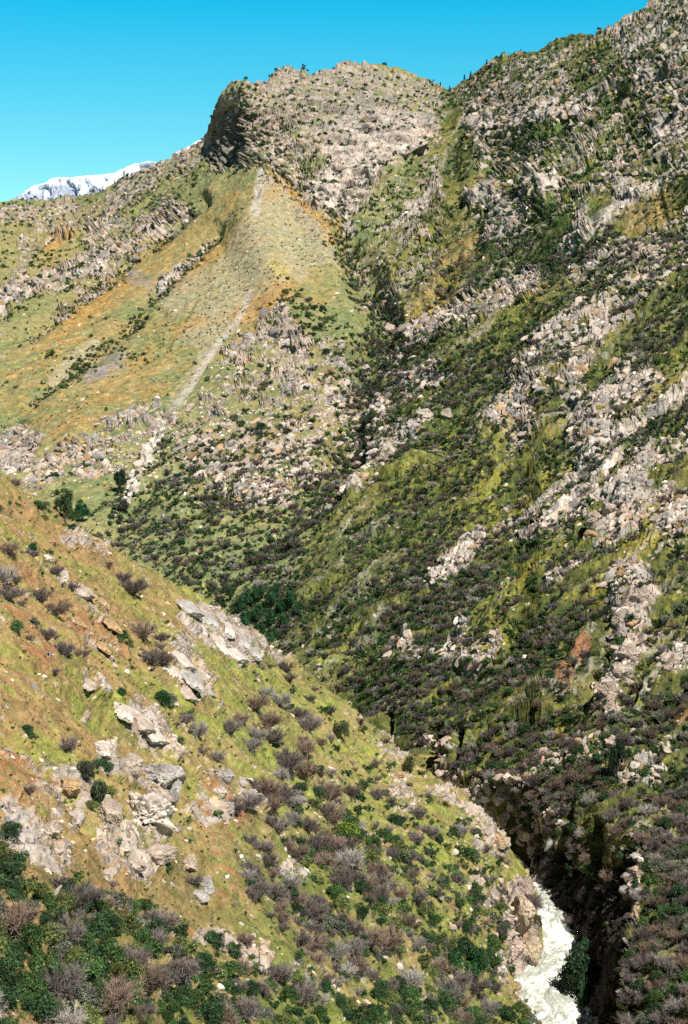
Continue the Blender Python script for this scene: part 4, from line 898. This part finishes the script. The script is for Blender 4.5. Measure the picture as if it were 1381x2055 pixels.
# ------------------------------------------------------------------ build them: the largest as things, the rest as one mass per kind
def tuft_tint(px, py, d, u):
    return (C(.10, .15, .03) if u < .4 else C(.20, .20, .05) if u < .7 else C(.24, .17, .08) if u < .9 else C(.05, .10, .025)), 'grass'
LIST['tuft'] = []
scatter('tuft', 'near', (1 - .75 * S['rk']) * sstep(-1.0, .6, S['nB']), 15000, lambda px, py, d, u: (.30 + .75 * u ** 2) * np.clip(d / 260, .7, 1.5), tuft_tint, .5, (.5, .8))
def merge(name, items, kind, label, sink):
    Vs, Fs, Cs = [], [], []; n0 = 0
    for it in items:
        V, Fc, t = TPL[kind, lod_of(it['pw'], kind), it['v']]
        h = it['w'] / 2; X = V[:, 0] * h * it['sx']; Yy = V[:, 1] * h; Z = V[:, 2] * h * it['h'] * 1.25
        if kind == 'rock':      # blocks lie with their long side down the slope
            it['rz'] = (-2.70 if it['d'] > 480 else .64) + math.sin(it['rz']) * .7; tl = .55 + .4 * math.sin(it['px'] * 1.7 + it['py']); ct, st = math.cos(tl), math.sin(tl)
            X, Z = X * 1.15 * ct + Z * st, Z * ct - X * 1.15 * st; Yy = Yy * .8
        c, s = math.cos(it['rz']), math.sin(it['rz'])
        W = np.stack([X * c - Yy * s, X * s + Yy * c, Z - sink * it['w']], -1) + it['p']
        Vs.append(W.astype(np.float32)); Fs.append(Fc + n0); Cs.append((it['c'][None] * t[:, None]).astype(np.float32)); n0 += len(V)
    me = mesh_np(name, np.concatenate(Vs), np.concatenate(Fs), MATS[kind], np.concatenate(Cs), smooth=False)
    o = link(name, me); o['kind'] = 'stuff'; o['label'] = label
merge('grass', LIST['tuft'], 'tuft', 'grass tufts and low herbs on the near hillside', .02)
NAMES = {'leaf': ('evergreen_shrub', 'shrub'), 'twig': ('leafless_shrub', 'bare shrub'), 'rock': ('boulder', 'boulder')}
THINGS = []
for kind, label, sink in (('leaf', 'small green scrub dotted over the slopes', .04), ('twig', 'grey leafless scrub over the slopes', .03), ('rock', 'pale scree and small stones', .16)):
    items = sorted(LIST[kind], key=lambda q: (-(q['vis'] and not (kind == 'rock' and q['d'] > 1000)), -q['pw']))
    n_solo = 140 if kind == 'rock' else 270; solo, rest = items[:n_solo], items[n_solo:]
    merge({'leaf': 'green_scrub', 'twig': 'dry_scrub', 'rock': 'scree'}[kind], rest, kind, label, sink)
    for it in solo:
        me = tpl_mesh(kind, lod_of(it['pw'] * 1.3), it['v'], NAMES[kind][0])
        o = bpy.data.objects.new(NAMES[kind][0], me); COL.objects.link(o)
        h = it['w'] / 2
        o.location = (it['p'][0], it['p'][1], it['p'][2] - sink * it['w']); o.rotation_euler = (0, 0, it['rz']); o.scale = (h * it['sx'], h, h * it['h'] * 1.25)
        o.color = (*[float(q) for q in it['c']], 1.0)
        THINGS.append((o, kind, it))

# ------------------------------------------------------------------ single boulders, placed where the photo shows them
def at(px, py, dy=0):
    which = 'main'
    xs, ys = zip(*TOP_NEAR)
    if px < 1095 and py > np.interp(px, xs, ys) + 4: which = 'near'
    return (*hit(px, py, which), which)
BIG = [rock_shape(5, 40 + k, 13 + k % 4, .85, .045) for k in range(5)]
SLAB = [rock_shape(4, 60 + k, 9, .8, .04) for k in range(4)]
def rock_mesh(tpl, name='boulder'):
    V, Fc, t = tpl; return mesh_np(name, V, Fc, M_ROCK, np.ones((len(V), 3)), smooth=False)
BIG_M = [rock_mesh(t) for t in BIG]; SLAB_M = [rock_mesh(t) for t in SLAB]
CAVE_M = rock_mesh(rock_shape(5, 44, 17, .9, .08, carve=[((.12, -.85, -.50), .62, .62), ((.55, -.8, -.35), .35, .4)]))
SPLIT_M = rock_mesh(rock_shape(5, 47, 12, .9, .06, carve=[((-.15, -1, .05), .35, .22), ((-.28, -1, -.3), .35, .2)]))
def boulder(px, py, w, h, me, tone=R_PINK, tilt=(0, 0), rz=None, label=None, depth=.8, lift=.10):
    P, d, which = at(px, py); s = w * d / F / 2 * .93; hz = h * d / F / 2 * .93
    o = bpy.data.objects.new('boulder', me); COL.objects.link(o)
    o.location = (P[0], P[1], P[2] + hz * lift * 2); o.scale = (s, s * depth, hz * 1.12)
    o.rotation_euler = (math.radians(tilt[1]), math.radians(tilt[0]), rng.uniform(-.5, .5) if rz is None else rz)
    o.color = (*[float(q) * .80 for q in tone], 1)
    THINGS.append((o, 'rock', dict(px=px, py=py, pw=w, cname={id(R_PINK): 'pink', id(R_WHITE): 'white', id(R_GREY): 'grey', id(R_OCHRE): 'ochre'}.get(id(tone), 'pale'), label=label, which=which, d=d, hand=True)))
    return o
boulder(292, 1652, 140, 118, CAVE_M, R_WHITE, rz=0.0, label='largest white boulder with a dark hollow under its front', lift=.12)
boulder(217, 1645, 70, 88, BIG_M[1], R_PINK, tilt=(-14, 0), label='tall rounded boulder standing left of the hollowed white boulder')
boulder(316, 1572, 105, 90, SPLIT_M, R_GREY * 1.25, rz=.1, tilt=(12, 0), label='big grey boulder split by a dark vertical crack')
boulder(347, 1590, 46, 96, SLAB_M[0], R_GREY * 1.2, tilt=(24, 0), label='steep grey streaked slab leaning against the split grey boulder')
boulder(256, 1545, 74, 66, BIG_M[2], R_PINK, label='blocky pink boulder just left of the split grey boulder')
boulder(206, 1510, 66, 46, BIG_M[3], R_WHITE, tilt=(18, 0), label='uppermost pale block of the row above the hollowed boulder')
boulder(140, 1588, 66, 66, BIG_M[0], R_OCHRE, label='ochre stained boulder under the dark bush')
boulder(268, 1738, 62, 40, SLAB_M[1], R_PINK, tilt=(10, 0), label='low flat block at the foot of the hollowed boulder')
boulder(318, 1722, 70, 44, SLAB_M[2], R_PINK, tilt=(-8, 0), label='low block right of the flat block under the hollowed boulder')
boulder(250, 1703, 30, 24, BIG_M[4], R_WHITE, label='small pale stone at the left mouth of the hollow')
boulder(96, 1672, 62, 48, BIG_M[1], R_PINK, tilt=(12, 0), label='pink boulder above the brown bank at the left edge')
boulder(124, 1704, 44, 44, BIG_M[2], R_GREY, label='grey boulder just above the dense green thicket')
boulder(377, 1740, 56, 48, BIG_M[3], R_PINK, label='pink boulder right of the hollowed boulder above the thicket')
boulder(416, 1782, 40, 44, BIG_M[4], R_GREY * 1.2, label='round grey boulder at the top of the red bank')
boulder(398, 1802, 46, 32, SLAB_M[3], R_GREY * 1.2, label='flat grey boulder leaning below the round grey boulder')
for px, py, w, h, t in [(382,1228,60,26,30),(418,1246,66,28,30),(452,1264,62,30,30),(484,1288,60,28,28),(400,1268,66,26,32),(436,1292,70,28,32),(472,1322,60,28,30),(508,1312,52,24,28),(345,1300,60,24,40),(366,1332,66,24,40),(392,1368,66,24,40),(412,1390,50,22,38),(352,1352,56,22,42),(376,1398,50,20,40),
                        (250,1430,62,26,36),(282,1456,66,26,36),(312,1482,66,26,36),(342,1508,60,26,36),(300,1440,56,22,36),(332,1468,58,22,36)]:
    boulder(px, py, w, h, SLAB_M[(px + py) % 4], [R_WHITE, R_PINK, R_GREY * 1.25][(px * 7 + py) % 3], tilt=(t, 8), rz=rng.uniform(-.2, .2), depth=.9)
for px, py, w, h in [(450,1562,44,40),(482,1578,42,46),(506,1602,36,42),(440,1592,36,34),(426,1632,34,26),(462,1622,30,26),(520,1612,26,34)]:
    boulder(px, py, w, h, BIG_M[(px + py) % 5], [R_PINK, R_WHITE, R_GREY * 1.2][(px + py) % 3], tilt=(15, 0))
for px, py, w, h in [(562,1757,17,26),(578,1750,19,36),(596,1752,17,38),(611,1760,18,26)]:
    boulder(px, py, w, h, BIG_M[(px) % 5], R_WHITE, tilt=(-8, 0), lift=.3)
for px, py, w, h, t in [(166,1190,62,28,25),(146,1074,42,28,15),(172,1082,30,24,0),(194,1092,40,30,20),(100,1090,28,22,10),(96,1126,30,22,20),(156,1250,52,20,34),(172,1376,58,22,38),(126,1156,40,26,25),(206,1212,44,22,35),(230,1260,50,24,35),(208,1300,46,20,40),
                        (838,1675,24,24,0),(806,1560,32,28,10),(816,1602,28,44,5),(832,1628,24,22,0),(780,1700,26,22,0),(536,1470,13,9,0),(955,1632,40,22,20),(1000,1690,36,36,20),(985,1660,30,26,10),(760,1500,24,18,10),(905,1610,32,28,15)]:
    boulder(px, py, w, h, (BIG_M + SLAB_M)[(px + py) % 9], [R_PINK, R_WHITE, R_OCHRE][(px + py) % 3], tilt=(t, 0))
boulder(1046, 1848, 62, 130, BIG_M[0], C(.50,.40,.29), rz=.2, label='tall pale tan rock face standing over the left bank of the rapids', depth=1.0)
boulder(1064, 1918, 54, 84, BIG_M[2], C(.52,.42,.30), rz=-.1, label='smooth pale tan block at the water edge below the tall rock face', depth=1.0)
boulder(1032, 1908, 56, 84, BIG_M[3], R_PINK, rz=.3, label='pink rock face just left of the tan block at the water')
boulder(1054, 1796, 44, 62, BIG_M[4], R_PINK, rz=0, label='pink crag above the head of the visible rapids')
boulder(986, 1808, 40, 56, BIG_M[1], R_PINK, label='pink crag on the hillside left of the tall tan rock face')
for px, py, w, h, tone in [(852,832,34,17,R_WHITE),(778,1324,30,26,R_WHITE),(718,937,28,20,R_PINK),(780,926,24,34,R_PINK),(896,838,28,24,R_PINK),(870,1250,16,12,R_WHITE),(1100,1156,18,12,R_WHITE),(1370,1122,16,12,R_WHITE),(736,742,24,18,R_WHITE),(892,1296,14,12,R_WHITE),(815,1268,20,28,R_PINK),(1116,1440,14,10,R_WHITE),(772,1216,14,12,R_WHITE)]:
    boulder(px, py, w, h, BIG_M[(px + py) % 5], tone, lift=.3)
for px, py, w, h, t in [(1222,1388,44,50,10),(1240,1350,54,52,-8),(1262,1316,50,44,12),(1228,1420,30,26,0),(1256,1372,36,36,10),(1262,1215,52,70,-12),(1284,1200,40,56,8),(1246,1246,36,44,-10),(1290,1290,44,50,10),(1196,1040,44,36,-15),(1222,1024,40,40,-10),(1250,1030,34,32,8),(1270,962,30,34,10),
                        (1352,1330,46,30,-18),(1090,1518,34,44,10),(1112,1504,30,34,0),(1140,1490,28,28,0),(1060,1540,34,40,12),(1005,1602,44,40,15),(990,1632,36,52,20),(1012,1640,30,50,10),(1200,1478,26,30,0),(1250,1570,30,26,0),(1215,1640,26,28,0),(1300,1700,30,26,0),(1280,1240,30,40,-10)]:
    boulder(px, py, w, h, BIG_M[(px * 3 + py) % 5], [R_PINK, R_WHITE, R_PINK, R_OCHRE * .9][(px + 2 * py) % 4], tilt=(t, 0), lift=.05)

# ------------------------------------------------------------------ trees, big bushes, yuccas
def trunk_shape(seed, h=.62, r0=.07, limbs=4):
    r = np.random.default_rng(seed); V, Fc = [], []
    def tube(p, q, a, b, n=7):
        p, q = np.array(p, float), np.array(q, float); ax = (q - p) / np.linalg.norm(q - p); u = np.cross(ax, [.3, 1, .2]); u /= np.linalg.norm(u); v = np.cross(ax, u); k0 = len(V)
        for c, rad in ((p, a), (q, b)):
            for i in range(n): V.append(c + rad * (u * math.cos(6.283 * i / n) + v * math.sin(6.283 * i / n)))
        for i in range(n): Fc.append([k0 + i, k0 + (i + 1) % n, k0 + n + (i + 1) % n, k0 + n + i])
    mid = np.array([r.uniform(-.08, .08), r.uniform(-.08, .08), h * .55]); tube((0, 0, -.25), mid, r0 * 1.3, r0)
    top = mid + [r.uniform(-.1, .1), r.uniform(-.1, .1), h * .45]; tube(mid, top, r0, r0 * .55)
    for k in range(limbs):
        a = 6.283 * (k + r.random()) / limbs; tube(mid * (.7 + .3 * r.random()), mid + [math.cos(a) * .5, math.sin(a) * .5, h * r.uniform(.25, .7)], r0 * .6, r0 * .25)
    return np.array(V), np.array(Fc)
def oak_crown(seed):
    V, Fc, t = leaf_crown(2600, seed, .10, 18, .95); V = V.copy(); V[:, 2] = V[:, 2] * 1.15 + .22; return V, Fc, t
def pine_crown(seed):
    r = np.random.default_rng(seed); n = 900; z = r.uniform(.12, 1, n) ** .9; rad = (1.03 - z) * .34 * r.uniform(.35, 1.1, n) * (.75 + .25 * np.sin(z * 40)); a = r.uniform(0, 6.283, n)
    p = np.stack([np.cos(a) * rad, np.sin(a) * rad, z * 2.2], -1); q = np.stack([np.cos(a), np.sin(a), -.35 + 0 * a], -1); sd = np.stack([-np.sin(a), np.cos(a), r.normal(0, .4, n)], -1); sz = r.uniform(.07, .13, n)[:, None]
    V = np.stack([p - sd * sz * .4, p + q * sz * 1.4, p + sd * sz * .4, p - q * sz * .6], 1).reshape(-1, 3)
    return V, np.arange(4 * n).reshape(n, 4), np.repeat(r.uniform(.6, 1.4, n), 4)
def yucca_shape(seed):
    r = np.random.default_rng(seed); V = []; t = []
    for _ in range(150):
        a = r.uniform(0, 6.283); e = np.arcsin(r.uniform(-.05, .98)); d = np.array([math.cos(a) * math.cos(e), math.sin(a) * math.cos(e), math.sin(e)]); L_ = r.uniform(.7, 1.0); sd = np.array([-math.sin(a), math.cos(a), 0]) * .035
        V.extend([d * .08 - sd, d * .08 + sd, d * L_ + sd * .15, d * L_ - sd * .15]); t.extend([r.uniform(.75, 1.25)] * 4)
    V = np.array(V); V[:, 2] += .1
    return V, np.arange(len(V)).reshape(-1, 4), np.array(t)
def tm(name, tpl, mat):
    return mesh_np(name, tpl[0], tpl[1], mat, np.repeat((tpl[2] if len(tpl) > 2 else np.ones(len(tpl[0])))[:, None], 3, 1), smooth=False)
OAK = [(tm('crown', oak_crown(1000 + k), M_LEAF), tm('trunk', trunk_shape(1100 + k), M_BARK)) for k in range(4)]
PINE = [(tm('crown', pine_crown(1200 + k), M_LEAF), tm('trunk', trunk_shape(1300 + k, .9, .045, 0), M_BARK)) for k in range(3)]
YUC = [tm('yucca', yucca_shape(1400 + k), M_LEAF) for k in range(3)]
def tree(px, py, w, h, col, kind='oak_tree', cat='oak tree', label=None, sink=.0):
    P, d, which = at(px, py); s = w * d / F / 2; hz = h * d / F
    r = bpy.data.objects.new(kind, None); COL.objects.link(r); r.location = (P[0], P[1], P[2] - hz * .06); r.empty_display_size = .5
    cm, tk = (OAK if kind == 'oak_tree' else PINE)[int(rng.integers(4 if kind == 'oak_tree' else 3))]
    tall = 1.35 if kind == 'oak_tree' else 2.2
    for nm, me, c in (('crown', cm, col), ('trunk', tk, C(.10, .08, .065))):
        o = bpy.data.objects.new(nm, me); COL.objects.link(o); o.parent = r; o.scale = (s, s, hz / tall) if kind == 'oak_tree' else (s * 2.6, s * 2.6, hz / tall); o.color = (*[float(q) for q in c], 1)
    r.rotation_euler = (0, 0, rng.uniform(0, 6.28))
    THINGS.append((r, kind, dict(px=px, py=py, pw=w, cname='dark green', label=label, which=which, d=d, hand=True, cat=cat)))
for px, py, w, h in [(478,1222,36,34),(500,1205,38,36),(520,1198,36,34),(545,1205,36,34),(565,1222,34,30),(490,1248,40,38),(515,1240,42,40),(540,1245,40,38),(520,1272,36,34),(545,1278,34,34),(585,1205,34,30),(600,1225,30,28),(555,1190,30,28),(462,1195,26,26),(572,1250,28,28)]:
    tree(px, py + h * .3, w, h, C(.020, .058, .022) * rng.uniform(.8, 1.3))
tree(130, 1040, 52, 58, C(.04, .07, .03), label='spreading olive green tree at the crest of the near hillside'); tree(166, 1046, 40, 44, C(.015, .065, .022), label='bright dark green tree right of the olive tree on the hillside crest')
tree(1156, 2018, 104, 128, C(.018, .042, .018), label='dark bushy tree on the right bank beside the rapids'); tree(1178, 2040, 60, 60, C(.02, .05, .02), label='low dark tree at the foot of the riverside tree')
tree(240, 985, 38, 44, C(.02, .04, .022), label='dark tree beside the pale chute on the far slope'); tree(250, 1030, 30, 30, C(.05, .045, .045), label='dark greyish tree at the foot of the pale chute')
tree(820, 1560, 34, 44, C(.07, .085, .025), label='olive tree on the crest above the gorge'); tree(1236, 1560, 46, 84, C(.022, .035, .02), label='tall dark tree leaning out above the gorge wall')
tree(905, 1960, 66, 66, C(.018, .055, .018), label='dense dark green tree left of its twin near the gorge'); tree(950, 1965, 64, 66, C(.018, .055, .018), label='dense dark green tree right of its twin near the gorge')
for px, py, w, h in [(884,172,5,10),(903,178,5,9),(932,158,6,12),(944,150,5,10),(978,126,5,10),(640,148,5,9)]:
    tree(px, py + 2, w, h, C(.02, .04, .022), 'pine_tree', 'pine')
for px, py, w in [(350,1884,28),(345,1902,24),(390,1892,30),(372,1900,20),(432,1878,30),(424,1898,24),(590,1964,38),(606,1990,26),(130,1885,20),(620,1975,24)]:
    P, d, which = at(px, py); s = w * d / F / 2; o = bpy.data.objects.new('yucca', YUC[px % 3]); COL.objects.link(o); o.location = P; o.scale = (s, s, s); o.color = (.25, .31, .27, 1)
    THINGS.append((o, 'yucca', dict(px=px, py=py, pw=w, cname='pale', which=which, d=d, hand=True)))
BUSHM = [tm('evergreen_shrub', leaf_crown(4200, 1500 + k, .075, 22), M_LEAF) for k in range(3)]
for px, py, w, h, c, lab in [(695,1675,84,46,C(.075,.115,.018),'rounded yellowish green bush among grey brush on the near hillside'),(684,1470,48,46,C(.06,.07,.028),'olive bush alone on the bright grass near the crest'),(203,1600,58,60,C(.05,.07,.035),'grey green bush standing between the pink boulders'),(178,1550,60,50,C(.055,.062,.04),'dull olive bush above the grey green bush'),
                             (326,1408,48,38,C(.02,.06,.02),'dark green bush on the striped white slabs'),(244,1395,30,30,C(.02,.06,.02),'dark green bush right of the pale brown slab'),(67,1105,26,34,C(.02,.065,.02),'dark green bush alone near the crest at the left edge'),(525,858,30,22,C(.014,.03,.018),'dark round bush alone on the rocky knoll'),(336,1215,18,20,C(.02,.07,.02),'small dark green bush above the white slabs'),
                             (300,772,0,0,None,None)]:
    if c is None: continue
    P, d, which = at(px, py + h * .3); s = w * d / F / 2; o = bpy.data.objects.new('evergreen_shrub', BUSHM[px % 3]); COL.objects.link(o); o.location = (P[0], P[1], P[2] - .1); o.scale = (s, s * .9, h * d / F); o.rotation_euler = (0, 0, px); o.color = (*[float(q) for q in c], 1)
    THINGS.append((o, 'leaf', dict(px=px, py=py, pw=w, cname='green', label=lab, which=which, d=d, hand=True)))

# ------------------------------------------------------------------ descriptions: each thing by its look and the landmark it stands by
MARKS = {'near': [("the hollowed white boulder",290,1660),("the split grey boulder",316,1572),("the tilted white slabs",440,1265),("the striped white slabs",300,1460),("the row of white rock spikes",586,1752),("the tan rock face",1046,1848),("the round yellowish bush",695,1675),("the red soil bank",405,1860),("the brown soil bank",40,1540),("the lone olive bush",684,1470),("the pale brown slab",170,1380),("the rubble outcrop",470,1585),("the yucca plants",375,1890),("the twin dark trees",928,1960),("the crest trees",148,1040),("the grassy crest",600,1370),("the bottom left corner",30,2030),("the pink crag",990,1800)],
 'main': [("the summit crag",470,200),("the pale cliff",700,330),("the skyline notch",900,178),("the gravel fan",520,540),("the orange flower patch",530,612),("the white chute",290,920),("the rocky knoll",600,800),("the oak grove",520,1235),("the flat topped boulder",852,832),("the yellow scree",900,1115),("the grey scree strip",1150,985),("the bright blocky outcrop",1205,830),("the yellow flower slope",1330,760),("the pointed outcrop",1240,1370),("the ribbed outcrop",1268,1215),("the red soil scar",1150,1305),("the white round boulder",778,1324),("the dark cleft",855,1500),("the gorge wall",1150,1780),("the riverside tree",1156,2018),("the head of the rapids",1070,1760),("the right skyline ridge",1200,60),("the purple ravine",735,700),("the snowy range",200,350),("the orange bowl",880,580),("the pink outcrop",950,610),("the left rock ridge",300,360),("the lower left crag",30,885),("the bottom right corner",1350,2030),("the broken blocks over the gorge",1100,1510),("the leaning tree",1236,1560)]}
NOUN = {'leaf': ('shrub', 'shrub'), 'twig': ('leafless shrub', 'bare shrub'), 'rock': ('boulder', 'boulder'), 'oak_tree': ('oak tree', 'tree'), 'pine_tree': ('pine', 'pine'), 'yucca': ('spiky yucca', 'yucca')}
CUTS = {}
for o, kind, it in THINGS: CUTS.setdefault(kind, []).append(it['pw'])
CUTS = {k: np.percentile(v, [33, 67]) for k, v in CUTS.items()}
def sheet_of(it):
    if 'which' in it: return it['which']
    xs, ys = zip(*TOP_NEAR); return 'near' if (it['px'] < 1095 and it['py'] > np.interp(it['px'], xs, ys) - 6) else 'main'
buckets = {}
for o, kind, it in THINGS:
    sh = sheet_of(it); noun, cat = NOUN[kind]
    o['category'] = cat
    o['group'] = {'leaf': 'green shrubs', 'twig': 'leafless grey shrubs', 'rock': 'boulders', 'oak_tree': 'oak trees', 'pine_tree': 'skyline pines', 'yucca': 'yucca plants'}[kind] + (' on the near hillside' if sh == 'near' else ' on the far mountainside')
    if it.get('label'): o['label'] = it['label']; continue
    nm, mx, my = min(MARKS[sh], key=lambda m: math.hypot(m[1] - it['px'], m[2] - it['py']))
    dx, dy = it['px'] - mx, it['py'] - my; r = math.hypot(dx, dy)
    rel = 'right beside' if r < 28 else (('just ' if r < 75 else 'well ' if r > 150 else '') + (('above' if dy < 0 else 'below') if abs(dy) > abs(dx) else ('left of' if dx < 0 else 'right of')))
    lo, hi = CUTS[kind]; size = 'large' if it['pw'] > hi else 'small' if it['pw'] < lo else 'mid sized'
    buckets.setdefault((size, it['cname'], noun, rel, nm), []).append((o, it))
NUM = ['zero','one','two','three','four','five','six','seven','eight','nine','ten','eleven','twelve','thirteen','fourteen','fifteen','sixteen','seventeen','eighteen','nineteen','twenty']
ORD = ['','leftmost','second','third','fourth','fifth','sixth','seventh','eighth','ninth','tenth','eleventh','twelfth','thirteenth','fourteenth','fifteenth','sixteenth','seventeenth','eighteenth','nineteenth','twentieth']
for (size, cn, noun, rel, nm), L_ in buckets.items():
    if len(L_) == 1: L_[0][0]['label'] = f'{size} {cn} {noun} {rel} {nm}'; continue
    L_.sort(key=lambda q: q[1]['px']); n = len(L_)
    for k, (o, it) in enumerate(L_, 1):
        pos = 'leftmost' if k == 1 else 'rightmost' if k == n else f'{ORD[min(k, 20)]} from left'
        lab = f"{pos} of {NUM[min(n, 20)]} {size} {cn} {noun}s {rel} {nm}"
        if len(lab.split()) > 16: lab = lab.replace(' of ' + NUM[min(n, 20)] + ' ', ' of the ').replace('mid sized', 'middling').replace(' from left', ' leftmost')
        if len(lab.split()) > 16: lab = lab.replace(' over the gorge', '').replace('the broken', 'broken')
        if len(lab.split()) > 16: lab = lab.replace('brownish grey', 'brownish').replace('leafless shrubs', 'bare shrubs').replace(' of the ', ' of ')
        o['label'] = ' '.join(lab.split()[:16]) if len(lab.split()) > 16 else ' '.join(lab.split())
